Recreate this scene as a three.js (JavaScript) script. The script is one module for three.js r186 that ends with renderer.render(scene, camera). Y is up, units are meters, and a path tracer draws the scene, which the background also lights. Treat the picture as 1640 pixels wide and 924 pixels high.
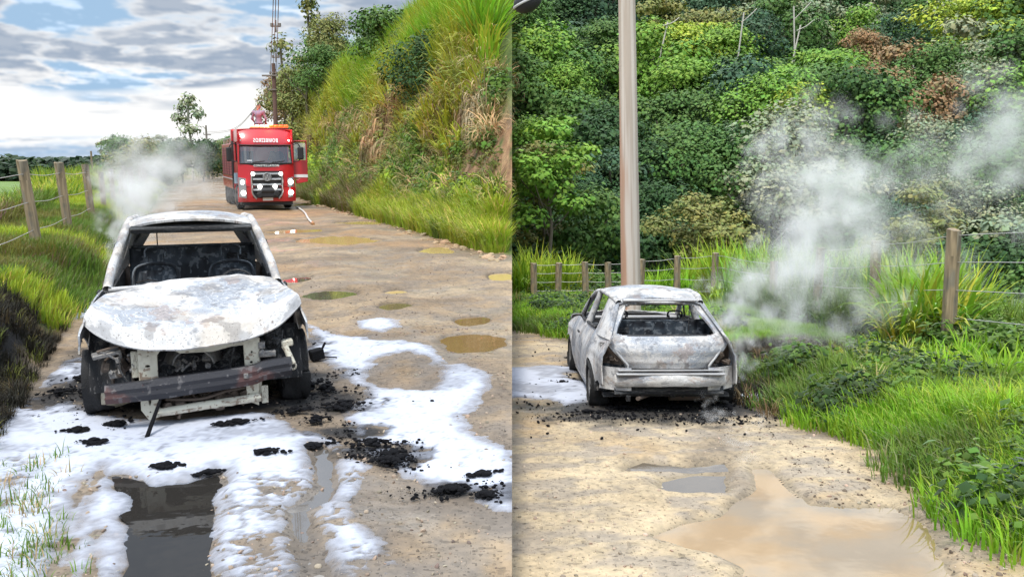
import * as THREE from 'three';
import { mergeGeometries, mergeVertices } from 'three/addons/utils/BufferGeometryUtils.js';
import { MarchingCubes } from 'three/addons/objects/MarchingCubes.js';
import { RoundedBoxGeometry } from 'three/addons/geometries/RoundedBoxGeometry.js';
import { TextGeometry } from 'three/addons/geometries/TextGeometry.js';
import { FontLoader } from 'three/addons/loaders/FontLoader.js';

// ---------- camera: eye 2 m over the left road, looking along -z, tilted down ----------
const EYE = 2.0, FPX = 1400, PITCH = 8.49 * Math.PI / 180, CP = Math.cos(PITCH), SP = Math.sin(PITCH);
const scene = new THREE.Scene();
const camera = new THREE.PerspectiveCamera(2 * Math.atan(462 / FPX) * 180 / Math.PI, 1640 / 924, 0.1, 3000);
camera.position.set(0, EYE, 0);
camera.rotation.set(-PITCH, 0, 0);
const renderer = new THREE.WebGLRenderer({ antialias: true });
renderer.setSize(1024, 576);
renderer.toneMapping = THREE.LinearToneMapping;
renderer.toneMappingExposure = 1.3;
renderer.shadowMap.enabled = true;

// ---------- noise and random numbers ----------
function rng(seed) { let s = seed >>> 0; return () => { s = (s + 0x6d2b79f5) >>> 0; let t = Math.imul(s ^ (s >>> 15), 1 | s); t = (t + Math.imul(t ^ (t >>> 7), 61 | t)) ^ t; return ((t ^ (t >>> 14)) >>> 0) / 4294967296; }; }
const clamp = (x, a = 0, b = 1) => x < a ? a : x > b ? b : x, lerp = (a, b, t) => a + (b - a) * t;
const sstep = (a, b, x) => { const t = clamp((x - a) / (b - a)); return t * t * (3 - 2 * t); };
const PERM = new Float32Array(65536); { const r = rng(77); for (let i = 0; i < 65536; i++) PERM[i] = r() * 2 - 1; }
const hsh = (x, y) => PERM[(Math.imul(x, 374761393) + Math.imul(y, 668265263) ^ (Math.imul(x, 668265263) >>> 13)) & 65535];
function vnoise(x, y) { const ix = Math.floor(x), iy = Math.floor(y), fx = x - ix, fy = y - iy, u = fx * fx * (3 - 2 * fx), v = fy * fy * (3 - 2 * fy); return lerp(lerp(hsh(ix, iy), hsh(ix + 1, iy), u), lerp(hsh(ix, iy + 1), hsh(ix + 1, iy + 1), u), v); }
function fbm(x, y, n = 4) { let s = 0, a = 0.5; for (let i = 0; i < n; i++) { s += a * vnoise(x, y); a *= 0.5; const t = x; x = 1.6 * x + 1.2 * y + 13.7; y = 1.6 * y - 1.2 * t + 7.1; } return s; }
function tnoise(x, y, p) { const ix = Math.floor(x), iy = Math.floor(y), fx = x - ix, fy = y - iy, u = fx * fx * (3 - 2 * fx), v = fy * fy * (3 - 2 * fy), m = (a) => ((a % p) + p) % p; return lerp(lerp(hsh(m(ix), m(iy)), hsh(m(ix + 1), m(iy)), u), lerp(hsh(m(ix), m(iy + 1)), hsh(m(ix + 1), m(iy + 1)), u), v); }
function tfbm(u, v, f, n = 4) { let s = 0, a = 0.5; for (let i = 0; i < n; i++) { s += a * tnoise(u * f, v * f, f); a *= 0.5; f *= 2; } return s; }

// ---------- sky ----------
{
  const W = 4096, H = 2048, d = new Float32Array(W * H * 4);
  for (let j = 0; j < H; j++) {
    const el = ((j + 0.5) / H - 0.5) * Math.PI, y = Math.sin(el), ce = Math.cos(el), deg = el * 180 / Math.PI;
    for (let i = 0; i < W; i++) {
      const az = ((i + 0.5) / W - 0.5) * 2 * Math.PI, x = Math.cos(az) * ce, z = Math.sin(az) * ce, o = (j * W + i) * 4;
      let r, g, b;
      if (deg < -0.6) { r = 0.32; g = 0.33; b = 0.30; } else {
        const k = 1 / (Math.max(y, 0) + 0.075), px = x * k, pz = z * k;
        const w1 = fbm(px * 1.3 + 3, pz * 1.3, 4), n = fbm(px * 1.9 + w1 * 1.1 + 9, pz * 1.9 + w1 * 0.8, 7), n2 = fbm(px * 6.5 + 40 + w1 * 1.6, pz * 6.5, 6), n3 = fbm(px * 0.7 + 70, pz * 0.7 + 20, 3);
        const c = sstep(-0.42, -0.1, n + 0.45 * n2), thick = sstep(-0.2, 0.16, n + 0.42 * n2 + 0.25 * n3), edge = c * (1 - thick);
        const blue = [0.36, 0.54, 0.75], lit = [0.95, 0.94, 0.93], dark = [0.31, 0.38, 0.49];
        const warm = sstep(0.05, 0.3, n2) * 0.16;
        const mix = (a) => { const cl = lerp(lit[a], dark[a], thick * 0.95) + warm * [0.5, 0.42, 0.3][a]; return lerp(blue[a] + (0.25 * sstep(0.0, 0.25, n2)), cl, c * 0.93); };
        r = mix(0); g = mix(1); b = mix(2);
        // the low bright band of thin cloud, with broken edges
        const wob = fbm(Math.cos(az) * 5 + 11, Math.sin(az) * 5, 4) * 3.2 + fbm(px * 1.7, pz * 1.7 + 5, 4) * 1.2, band = sstep(3.9 + wob, 2.6 + wob, deg) * sstep(0.1, 1.3, deg + fbm(px * 0.3 + 9, pz * 1.5, 3) * 1.1);
        const bw = [1.05, 1.04, 1.02]; r = lerp(r, bw[0], band); g = lerp(g, bw[1], band); b = lerp(b, bw[2], band);
        const low = sstep(1.3, 0.3, deg) * (1 - band); r = lerp(r, 0.42, low * 0.8); g = lerp(g, 0.56, low * 0.8); b = lerp(b, 0.74, low * 0.8);
        const up = 1 + 1.9 * sstep(11, 45, deg); r *= up * 0.82; g *= up * 0.82; b *= up * 0.82;
      }
      d[o] = r; d[o + 1] = g; d[o + 2] = b; d[o + 3] = 1;
    }
  }
  const t = new THREE.DataTexture(d, W, H, THREE.RGBAFormat, THREE.FloatType);
  t.mapping = THREE.EquirectangularReflectionMapping; t.magFilter = THREE.LinearFilter; t.needsUpdate = true;
  scene.background = t; scene.environment = t;
}
const sun = new THREE.DirectionalLight(new THREE.Color(1.0, 0.95, 0.86), 2.9);
sun.position.set(-13, 84, 24); sun.target.position.set(0, 0, -15);
sun.castShadow = true; sun.shadow.radius = 26; sun.shadow.mapSize.set(2048, 2048);
Object.assign(sun.shadow.camera, { left: -80, right: 80, top: 80, bottom: -80, near: 1, far: 260 });
scene.add(sun, sun.target);

// ---------- helpers ----------
const names = {};
function numbered(n) { const k = names[n] = (names[n] ?? -1) + 1; return k ? n + '_' + String(k).padStart(3, '0') : n; }
function tag(o, label, category, group, kind) { const d = {}; if (label) d.label = label; if (category) d.category = category; if (group) d.group = group; if (kind) d.kind = kind; o.userData = d; return o; }
function shade(o) { o.traverse((m) => { if (m.isMesh) { m.castShadow = true; m.receiveShadow = true; } }); return o; }
function thing(name, label, category, pos = [0, 0, 0], turn = 0, group) { const o = new THREE.Group(); o.name = numbered(name); o.position.set(...pos); o.rotation.y = turn; scene.add(o); return tag(o, label, category, group); }
function part(name, geo, mat, parent) { const m = new THREE.Mesh(Array.isArray(geo) ? join(geo) : geo, mat); m.name = name; m.castShadow = m.receiveShadow = true; parent.add(m); return m; }
function pieces(name, list, mat, parent) { return list.map((g) => part(name, g, mat, parent)); }
function solo(name, geo, mat, label, category, group, kind) { const m = new THREE.Mesh(Array.isArray(geo) ? join(geo) : geo, mat); m.name = numbered(name); m.castShadow = m.receiveShadow = true; scene.add(m); return tag(m, label, category, group, kind); }
function join(list) {
  const anyC = list.some((g) => g.attributes.color);
  return mergeGeometries(list.map((g) => {
    g = g.index ? g.toNonIndexed() : g.clone();
    for (const k of Object.keys(g.attributes)) if (!['position', 'normal', 'uv', 'color'].includes(k)) g.deleteAttribute(k);
    if (!g.attributes.normal) g.computeVertexNormals();
    if (!g.attributes.uv) g.setAttribute('uv', new THREE.BufferAttribute(new Float32Array(g.attributes.position.count * 2), 2));
    if (anyC && !g.attributes.color) g.setAttribute('color', new THREE.BufferAttribute(new Float32Array(g.attributes.position.count * 3).fill(1), 3));
    return g;
  }));
}
const V = (x, y, z) => new THREE.Vector3(x, y, z);
function box(w, h, d, x = 0, y = 0, z = 0, rx = 0, ry = 0, rz = 0, r = 0) {
  const g = r ? new RoundedBoxGeometry(w, h, d, 2, r) : new THREE.BoxGeometry(w, h, d);
  if (rx || ry || rz) g.applyMatrix4(new THREE.Matrix4().makeRotationFromEuler(new THREE.Euler(rx, ry, rz)));
  return g.translate(x, y, z);
}
function tube(pts, r, seg = 24, rad = 7, closed = false) { return new THREE.TubeGeometry(new THREE.CatmullRomCurve3(pts.map((p) => p.isVector3 ? p : V(...p)), closed), seg, r, rad, closed); }
function rod(a, b, r0, r1 = r0, n = 10) {
  const A = V(...a), B = V(...b), g = new THREE.CylinderGeometry(r1, r0, A.distanceTo(B), n);
  g.applyMatrix4(new THREE.Matrix4().makeRotationFromQuaternion(new THREE.Quaternion().setFromUnitVectors(V(0, 1, 0), B.clone().sub(A).normalize())));
  return g.translate((a[0] + b[0]) / 2, (a[1] + b[1]) / 2, (a[2] + b[2]) / 2);
}
function cyl(r, h, x, y, z, axis = 'y', n = 24, r2 = r) { const g = new THREE.CylinderGeometry(r2, r, h, n); if (axis === 'x') g.rotateZ(Math.PI / 2); if (axis === 'z') g.rotateX(Math.PI / 2); return g.translate(x, y, z); }
// a sheet fn(s, t) -> [x, y, z], s and t from 0 to 1, with a thickness
function sheet(fn, nu, nv, thick = 0, us = 1, vs = 1, keep) {
  const pos = [], uv = [], idx = [], n1 = nu + 1;
  for (let j = 0; j <= nv; j++) for (let i = 0; i <= nu; i++) { pos.push(...fn(i / nu, j / nv)); uv.push(i / nu * us, j / nv * vs); }
  const quad = (a, b, c, e) => idx.push(a, b, c, b, e, c);
  for (let j = 0; j < nv; j++) for (let i = 0; i < nu; i++) if (!keep || keep((i + 0.5) / nu, (j + 0.5) / nv)) { const a = j * n1 + i; quad(a, a + 1, a + n1, a + n1 + 1); }
  const g = new THREE.BufferGeometry();
  g.setAttribute('position', new THREE.Float32BufferAttribute(pos, 3)); g.setAttribute('uv', new THREE.Float32BufferAttribute(uv, 2)); g.setIndex(idx); g.computeVertexNormals();
  if (!thick) return g;
  const N = g.attributes.normal.array, k = pos.length / 3, p2 = pos.slice(), i2 = idx.slice();
  for (let i = 0; i < k; i++) { p2.push(pos[3 * i] - N[3 * i] * thick, pos[3 * i + 1] - N[3 * i + 1] * thick, pos[3 * i + 2] - N[3 * i + 2] * thick); uv.push(uv[2 * i], uv[2 * i + 1]); }
  for (let i = 0; i < idx.length; i += 3) i2.push(k + idx[i], k + idx[i + 2], k + idx[i + 1]);
  const edges = new Map(); for (let i = 0; i < idx.length; i += 3) for (const [a, b] of [[idx[i], idx[i + 1]], [idx[i + 1], idx[i + 2]], [idx[i + 2], idx[i]]]) { const r = b * k + a; if (edges.has(r)) edges.delete(r); else edges.set(a * k + b, [a, b]); }
  for (const [a, b] of edges.values()) i2.push(a, a + k, b, b, a + k, b + k);
  const h = new THREE.BufferGeometry();
  h.setAttribute('position', new THREE.Float32BufferAttribute(p2, 3)); h.setAttribute('uv', new THREE.Float32BufferAttribute(uv, 2)); h.setIndex(i2);
  const flat = h.toNonIndexed(); flat.computeVertexNormals();
  // smooth faces, crisp rims
  const nn = flat.attributes.normal, full = idx.length; const src = i2;
  for (let i = 0; i < 2 * full; i++) { const v = src[i], f = v < k ? 1 : -1, q = v < k ? v : v - k; nn.setXYZ(i, f * N[3 * q], f * N[3 * q + 1], f * N[3 * q + 2]); }
  return flat;
}
function ray(px, py) { const dx = (px - 820) / FPX, dy = (462 - py) / FPX; return [dx, dy * CP - SP, -(CP + dy * SP)]; }
function at(px, py, depth) { const r = ray(px, py), k = depth / -r[2]; return [r[0] * k, EYE + r[1] * k, -depth]; }   // the point seen at a pixel at a distance in -z
const SR = 0.0826;                                                                                   // the right road falls away at this slope
const onL = (px, py) => { const r = ray(px, py), k = EYE / -r[1]; return [r[0] * k, r[2] * k]; };
const onR = (px, py) => { const r = ray(px, py), k = EYE / -(r[1] - SR * r[2]); return [r[0] * k, r[2] * k]; };
function cast(px, py, h, from = 4, to = 200) { const r = ray(px, py); let k0 = from; for (let k = from; k < to; k *= 1.006) { if (EYE + r[1] * k < h(r[0] * k, r[2] * k)) { k0 = k; break; } k0 = k; } return [r[0] * k0, EYE + r[1] * k0, r[2] * k0]; }
function inside(poly, x, y) { let c = false; for (let i = 0, j = poly.length - 1; i < poly.length; j = i++) { const [xi, yi] = poly[i], [xj, yj] = poly[j]; if ((yi > y) !== (yj > y) && x < (xj - xi) * (y - yi) / (yj - yi) + xi) c = !c; } return c; }
function segDist(ax, ay, bx, by, x, y) { const dx = bx - ax, dy = by - ay, t = clamp(((x - ax) * dx + (y - ay) * dy) / (dx * dx + dy * dy + 1e-12)); return Math.hypot(ax + dx * t - x, ay + dy * t - y); }
function polySD(poly, x, y) { let m = 1e9; for (let i = 0, j = poly.length - 1; i < poly.length; j = i++) m = Math.min(m, segDist(poly[j][0], poly[j][1], poly[i][0], poly[i][1], x, y)); return inside(poly, x, y) ? m : -m; }
function lineD(line, x, y) { let m = 1e9; for (let i = 1; i < line.length; i++) m = Math.min(m, segDist(line[i - 1][0], line[i - 1][1], line[i][0], line[i][1], x, y)); return m; }
function bounded(poly, pad = 0.5) { const xs = poly.map((p) => p[0]), ys = poly.map((p) => p[1]), b = [Math.min(...xs) - pad, Math.max(...xs) + pad, Math.min(...ys) - pad, Math.max(...ys) + pad]; return (x, y) => x < b[0] || x > b[1] || y < b[2] || y > b[3] ? -pad : polySD(poly, x, y); }
function dataTex(n, fn, srgb, rep) {
  const a = new Uint8Array(n * n * 4);
  for (let j = 0; j < n; j++) for (let i = 0; i < n; i++) { const c = fn((i + 0.5) / n, (j + 0.5) / n), o = (j * n + i) * 4; for (let k = 0; k < 3; k++) { let x = clamp(c[k]); if (srgb) x = x <= 0.0031308 ? 12.92 * x : 1.055 * Math.pow(x, 1 / 2.4) - 0.055; a[o + k] = Math.round(255 * x); } a[o + 3] = 255; }
  const t = new THREE.DataTexture(a, n, n, THREE.RGBAFormat); t.magFilter = THREE.LinearFilter; t.wrapS = t.wrapT = THREE.RepeatWrapping; if (srgb) t.colorSpace = THREE.SRGBColorSpace; if (rep) t.repeat.set(rep, rep); t.needsUpdate = true; return t;
}
const std = (color, rough = 0.8, metal = 0, extra = {}) => new THREE.MeshStandardMaterial({ color: Array.isArray(color) ? new THREE.Color().setRGB(...color) : color, roughness: rough, metalness: metal, ...extra });
const phys = (color, rough, extra = {}) => new THREE.MeshPhysicalMaterial({ color: new THREE.Color().setRGB(...color), roughness: rough, ...extra });
function scatter(name, geo, mat, items, label, category, extra = {}) {   // uncountable growth and gravel
  const m = new THREE.InstancedMesh(geo, mat, items.length); m.name = numbered(name);
  const M = new THREE.Matrix4(), q = new THREE.Quaternion(), e = new THREE.Euler(), c = new THREE.Color(), s = V();
  items.forEach((it, i) => { const [x, y, z, sc, ry, rx = 0, rz = 0, col, sy = 1] = it; e.set(rx, ry, rz, 'YXZ'); q.setFromEuler(e); M.compose(V(x, y, z), q, s.set(sc, sc * sy, sc)); m.setMatrixAt(i, M); if (col) m.setColorAt(i, c.setRGB(...col)); });
  m.castShadow = m.receiveShadow = true; scene.add(m); return tag(m, label, category, null, 'stuff');
}
// ---------- the ground: a level road on the left (x < 0), a road that falls away on the right (x > 0) ----------
const pxL = (list) => list.map(([a, b]) => onL(a, b)), pxR = (list) => list.map(([a, b]) => onR(a, b));
const VX = 0.94, VZ = -0.342;
const vOf = (x, z) => VX * x + VZ * z, uOf = (x, z) => -0.342 * x - 0.94 * z, fromUV = (u, v) => [VX * v - 0.342 * u, VZ * v - 0.94 * u];
const bendL = (u) => 0.0006 * Math.max(0, u - 45) ** 2;                       // far off the left road bends right a little
const toe = (u) => 6.15 - 0.03 * clamp(u - 18, 0, 40) + bendL(u);
const puddlesL = [   // pixel centre, half sizes, water colour
  [755, 547, 56, 16, 'brown', 'brown puddle in a round pothole right of the foam'], [756, 510, 30, 8, 'brown', 'small round ochre puddle just beyond the brown pothole'],
  [532, 469, 40, 8, 'grey', 'pale puddle mirroring the sky beside the burnt car'], [478, 444, 24, 5, 'grey', 'narrow pale puddle next to the burnt car pillar'],
  [632, 490, 27, 6, 'olive', 'small olive puddle among loose stones'], [634, 466, 20, 3.5, 'ochre', 'thin ochre puddle beyond the olive one'],
  [540, 384, 70, 6, 'orange', 'long orange puddle across the road before the fire truck'], [462, 370, 34, 4, 'orange', 'orange puddle at the roof of the burnt car'],
  [694, 400, 28, 5, 'ochre', 'ochre puddle by the grass verge'], [802, 441, 24, 6, 'ochre', 'ochre puddle at the foot of the bank'],
  [500, 326, 26, 3.5, 'grey', 'wet grey puddle next to the fire truck wheel'], [575, 356, 40, 3, 'ochre', 'faint ochre puddle between truck and verge'],
].map(([cx, cy, rx, ry, c, label]) => { const [x, z] = onL(cx, cy), [x1] = onL(cx + rx, cy), [, z1] = onL(cx, cy - ry); return { x, z, rx: Math.abs(x1 - x), rz: Math.max(0.12, Math.abs(z1 - z)), c, label }; });
const darkPool = pxL([[183, 758], [240, 772], [300, 770], [346, 754], [352, 770], [332, 795], [338, 830], [325, 870], [330, 924], [335, 980], [185, 980], [192, 924], [212, 890], [203, 855], [212, 835], [196, 822], [206, 800], [190, 782]]);
const darkSD = bounded(darkPool, 0.4);
const streamL = pxL([[508, 716], [520, 745], [522, 780], [505, 800], [478, 812], [482, 850], [500, 890], [515, 940]]);
const poolR = [
  [pxR([[1048, 851], [1092, 831], [1140, 820], [1176, 800], [1208, 776], [1203, 742], [1236, 742], [1262, 778], [1300, 803], [1372, 806], [1432, 806], [1482, 832], [1510, 862], [1520, 900], [1532, 960], [1200, 960], [1187, 905], [1140, 884], [1090, 872]]), 'big shallow muddy puddle mirroring the sky at bottom of the road'],
  [pxR([[1054, 765], [1100, 757], [1168, 755], [1170, 786], [1110, 786], [1062, 780]]), 'grey puddle arm between the burnt hatchback and the big puddle'],
  [pxR([[990, 745], [1030, 733], [1100, 743], [1165, 735], [1170, 750], [1100, 752], [1000, 753]]), 'thin olive puddle closest to the burnt hatchback'],
].map(([p, label]) => ({ p, label, sd: bounded(p, 0.4) }));
const edgeR = pxR([[1700, 905], [1640, 866], [1575, 820], [1500, 770], [1440, 724], [1380, 700], [1300, 680], [1240, 652], [1200, 628]]).concat([onR(1165, 590), onR(1100, 555), onR(1010, 550), onR(925, 545), onR(825, 528)], [[-3, -19.5]]);
const grassR = edgeR.concat([[-3, -60], [60, -60], [60, -2]]);
const vergeR = (x, z) => x > 14 || z < -32 ? 5 : polySD(grassR, x, z);
const fenceR = [[12, -1.5], [8.0, -8.6], [6.27, -12.3], [5.95, -14.1], [5.55, -15.7], [5.35, -17.6], [4.75, -20.3], [4.0, -20.9], [3.15, -21.2], [2.4, -21.4], [1.85, -21.5], [1.15, -21.6], [0.55, -21.6], [-1, -21.6]];

function puddleDip(x, z) {
  let d = 0;
  for (const p of puddlesL) { const ex = (x - p.x) / p.rx, ez = (z - p.z) / p.rz; if (Math.abs(ex) > 1.9 || Math.abs(ez) > 1.9) continue; const k = Math.hypot(ex, ez) + 0.28 * fbm(x * 3.1, z * 3.1, 3); d = Math.max(d, 0.07 * sstep(1.25, 0.55, k)); }
  if (z > -7) { const s = darkSD(x, z) + 0.05 * fbm(x * 6, z * 6, 3); d = Math.max(d, 0.075 * sstep(-0.13, 0.12, s)); }
  if (z > -7 && x > -2.2) { const s = 0.075 - lineD(streamL, x, z) + 0.04 * fbm(x * 7, z * 7, 3); d = Math.max(d, 0.04 * sstep(-0.05, 0.05, s)); }
  return d;
}
function bankL(u, v) {
  const w = v - toe(u) + 0.5 * fbm(u * 0.22, v * 0.3 + 4, 3);
  if (w <= 0) return 0;
  const big = 0.35 * fbm(u * 0.5 + 3, v * 0.5, 3) * sstep(0.5, 2, w);
  return (w < 1.4 ? 0.55 * w * w : 1.08 + (w - 1.4) * 2.0 - 0.75 * (sstep(2.9, 5, w) * (w - 2.9))) - (w > 5 ? (w - 5) * 0.6 : 0) + big;
}
function hL(x, z) {
  const u = uOf(x, z), v = vOf(x, z), b = bendL(u);
  let h = 0.03 * fbm(x * 0.7, z * 0.7, 3) + 0.012 * fbm(x * 3.1, z * 3.1, 3) + (z > -14 ? 0.005 * fbm(x * 17, z * 17, 3) : 0);
  if (v > -1.4 + b && v < 6) h += 0.02 * Math.sin(v * 3.1 + 0.5) * sstep(-1, 0.2, v);        // wheel ruts
  const left = -1.42 + b + 0.28 * fbm(u * 0.6, 3, 3) - 0.42 * sstep(6.4, 4.9, u) - 0.012 * u * sstep(8, 30, u);
  const e = left - v, bite = Math.exp(-(((u - 9.3) / 1.9) ** 2));
  if (e > 0) { h += 0.5 * sstep(0, 0.75 - 0.35 * bite, e) * sstep(5.2, 7.4, u) + 0.12 * sstep(0.4, 2, e) + 0.1 * fbm(x * 1.3, z * 1.3, 3) * sstep(0, 0.5, e); h -= sstep(2.6, 16, e) * 1.9 + sstep(14, 70, e) * 2.2; }
  h += bankL(u, v);
  if (u > 85) h -= u < 400 ? 0.00003 * (u - 85) ** 2 : 3;
  return h - puddleDip(x, z);
}
function dipR(x, z) { if (z < -11 || z > -2) return 0; let d = 0; for (const p of poolR) d = Math.max(d, 0.07 * sstep(-0.1, 0.1, p.sd(x, z) + 0.07 * fbm(x * 4, z * 4, 3))); return d; }
function hR(x, z) {
  const d = -z, g = vergeR(x, z), f = fenceSide(x, z);
  let h = d < 23 ? SR * z : -1.9 - 0.07 * (Math.min(d, 40) - 23) * 1;
  h += 0.025 * fbm(x * 0.8 + 5, z * 0.8, 3) + 0.01 * fbm(x * 3.3, z * 3.3, 3) + (z > -12 ? 0.005 * fbm(x * 16, z * 16, 3) : 0);
  if (g > 0) h += 0.22 * sstep(0, 0.8, g) + 0.08 * fbm(x * 1.2, z * 1.2, 3) * sstep(0, 0.6, g);
  if (f > 0.6) h -= 1.6 * sstep(0.6, 9, f) * sstep(1.0, 7, x);
  if (d > 38) { const k = d - 38 - 0.1 * x; h += k > 0 ? 0.30 * k * sstep(0, 14, k) * (1 + 0.12 * fbm(x * 0.05, z * 0.05, 2)) : 0; }
  if (d > 200) h -= 0.4 * (d - 200);
  return h - dipR(x, z);
}
function fenceSide(x, z) { let m = 1e9, s = 1; for (let i = 1; i < fenceR.length; i++) { const [ax, az] = fenceR[i - 1], [bx, bz] = fenceR[i], dd = segDist(ax, az, bx, bz, x, z); if (dd < m) { m = dd; s = (bx - ax) * (z - az) - (bz - az) * (x - ax) > 0 ? 1 : -1; } } return m * s; }

const axis = (parts) => { const out = []; for (const [a, b, s0, s1 = s0] of parts) { let x = a, s = s0; while (x < b - s * 0.4) { out.push(x); s = lerp(s0, s1, (x - a) / (b - a)); x += s; } } out.push(parts[parts.length - 1][1]); return out; };
function terrain(xs, zs, hf, cf) {
  const n = xs.length, m = zs.length, pos = new Float32Array(n * m * 3), col = new Float32Array(n * m * 3), uv = new Float32Array(n * m * 2), idx = [];
  for (let j = 0; j < m; j++) for (let i = 0; i < n; i++) { const k = j * n + i, x = xs[i], z = zs[j], y = hf(x, z); pos.set([x, y, z], 3 * k); uv.set([x, -z + 0.3 * y], 2 * k); col.set(cf(x, z, y), 3 * k); }
  for (let j = 0; j < m - 1; j++) for (let i = 0; i < n - 1; i++) { const a = j * n + i; idx.push(a, a + n, a + 1, a + 1, a + n, a + n + 1); }
  const g = new THREE.BufferGeometry(); g.setAttribute('position', new THREE.BufferAttribute(pos, 3)); g.setAttribute('uv', new THREE.BufferAttribute(uv, 2)); g.setAttribute('color', new THREE.BufferAttribute(col, 3)); g.setIndex(idx); g.computeVertexNormals(); return g;
}
const mix3 = (a, b, t) => [lerp(a[0], b[0], t), lerp(a[1], b[1], t), lerp(a[2], b[2], t)];
// charred and wet places, from the photograph
const charL = [[505, 640, 0.42, 0.3], [470, 610, 0.4, 0.3], [150, 620, 0.45, 0.3], [110, 640, 0.4, 0.25], [560, 690, 0.25, 0.12], [600, 722, 0.32, 0.14], [640, 735, 0.2, 0.1], [725, 785, 0.18, 0.08], [800, 790, 0.2, 0.1], [320, 650, 0.9, 0.16], [310, 600, 0.8, 0.6], [205, 560, 0.5, 0.6], [430, 570, 0.5, 0.6]].map(([a, b, r, s]) => [...onL(a, b), r, s]);
const charR = [[1035, 652, 1.4, 0.75], [960, 650, 0.7, 0.4], [1150, 652, 0.6, 0.4], [920, 615, 0.5, 0.5], [1230, 590, 0.9, 0.8], [1280, 600, 0.7, 0.6], [1190, 640, 0.4, 0.25], [1040, 600, 1.2, 1.6], [985, 668, 0.6, 0.14], [1120, 672, 0.5, 0.12]].map(([a, b, r, s]) => [...onR(a, b), r, s]);
const blot = (list, x, z) => { let k = 0; for (const [a, b, r, s] of list) { const e = Math.hypot((x - a) / r, (z - b) / (s * 1.4)); if (e < 1.6) k = Math.max(k, sstep(1.25, 0.55, e + 0.5 * fbm(x * 5, z * 5, 4))); } return k; };
const CH = [0.016, 0.016, 0.018];
const foamPolys = [
  [[-60, 650], [50, 636], [110, 645], [150, 662], [200, 668], [300, 672], [430, 662], [470, 680], [500, 712], [512, 735], [530, 760], [545, 800], [590, 850], [650, 905], [690, 990], [-60, 990]],
  [[490, 515], [540, 530], [600, 543], [650, 546], [695, 562], [720, 585], [760, 592], [796, 603], [800, 622], [762, 650], [745, 665], [770, 690], [800, 714], [825, 728], [825, 822], [750, 800], [700, 785], [650, 762], [610, 738], [560, 695], [548, 655], [575, 632], [588, 618], [545, 602], [515, 582], [490, 560]],
  [[572, 514], [605, 510], [636, 515], [642, 524], [610, 531], [578, 525]],
  [[60, 625], [95, 588], [138, 566], [150, 580], [140, 606], [100, 622]],
  [[105, 515], [135, 480], [158, 480], [170, 492], [150, 508], [122, 512]],
  [[440, 700], [500, 690], [560, 716], [600, 745], [560, 800], [520, 820], [470, 760]],
].map(pxL);
const foamSDs = foamPolys.map((p) => bounded(p, 0.7));
const isleSD = bounded(pxL([[583, 592], [612, 572], [650, 566], [690, 575], [706, 598], [690, 622], [650, 624], [610, 616]]), 0.5), patchSD = bounded(pxL([[540, 760], [640, 770], [760, 820], [815, 850], [815, 990], [520, 990], [525, 830]]), 0.6);
const veinSD = bounded(pxL([[340, 775], [470, 770], [480, 990], [335, 990]]), 0.5), trackLines = [pxL([[165, 745], [138, 800], [112, 870], [90, 960]]), pxL([[135, 770], [105, 840], [80, 924]]), pxL([[150, 830], [150, 880], [140, 960]])];
const grassySD = bounded(pxL([[-20, 740], [60, 740], [80, 820], [60, 990], [-60, 990]]), 0.5);
function foamL(x, z) {
  let s = -1; for (const f of foamSDs) { const k = f(x, z); if (k > s) s = k; }
  if (s < -0.4) return -1;
  const n = fbm(x * 2.2, z * 2.2, 4), n2 = fbm(x * 8 + 3, z * 8, 4), n3 = fbm(x * 26, z * 26, 2);
  s += 0.10 * n + 0.06 * n2 + 0.04 * n3;
  s = Math.min(s, -(isleSD(x, z) + 0.12 * n + 0.07 * n2));
  if (z > -7) {
    const dk = darkSD(x, z); s = Math.min(s, -dk - 0.01 + 0.05 * n2 + 0.06 * n);
    s = Math.min(s, lineD(streamL, x, z) - 0.075 + 0.05 * n2);
    const pk = patchSD(x, z); if (pk > -0.3) s = Math.min(s, 0.16 - 0.34 * (pk + 0.1) + 0.35 * n2 + 0.35 * n + 0.35 * n3);
    const vk = veinSD(x, z); if (vk > -0.1) { const w = Math.abs(fbm(x * 3.3 + 0.35 * n2 + 7, z * 5.5 + 0.5 * n2, 4)), w2 = Math.abs(fbm(x * 7.7 + 1, z * 11 + 0.4 * n2, 3)); s = Math.min(s, (w - 0.05) * 0.9 + 0.12 * n3 + 0.25 * Math.max(0, -vk), (w2 - 0.045) * 0.6 + 0.25 * Math.max(0, -vk) + 0.02); }
    for (const t of trackLines) s = Math.min(s, lineD(t, x, z) + 0.004 + 0.07 * n2 + 0.03 * n);
    const gk = grassySD(x, z); if (gk > -0.2) s = Math.min(s, 0.22 - 0.08 * gk + 0.3 * n2 + 0.12 * n + 0.2 * n3);
  }
  const ck = blot(charL, x, z); if (ck > 0.05) s = Math.min(s, 0.13 - 0.15 * ck + 0.38 * n2 + 0.2 * n + 0.2 * n3);
  return s;
}
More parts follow.
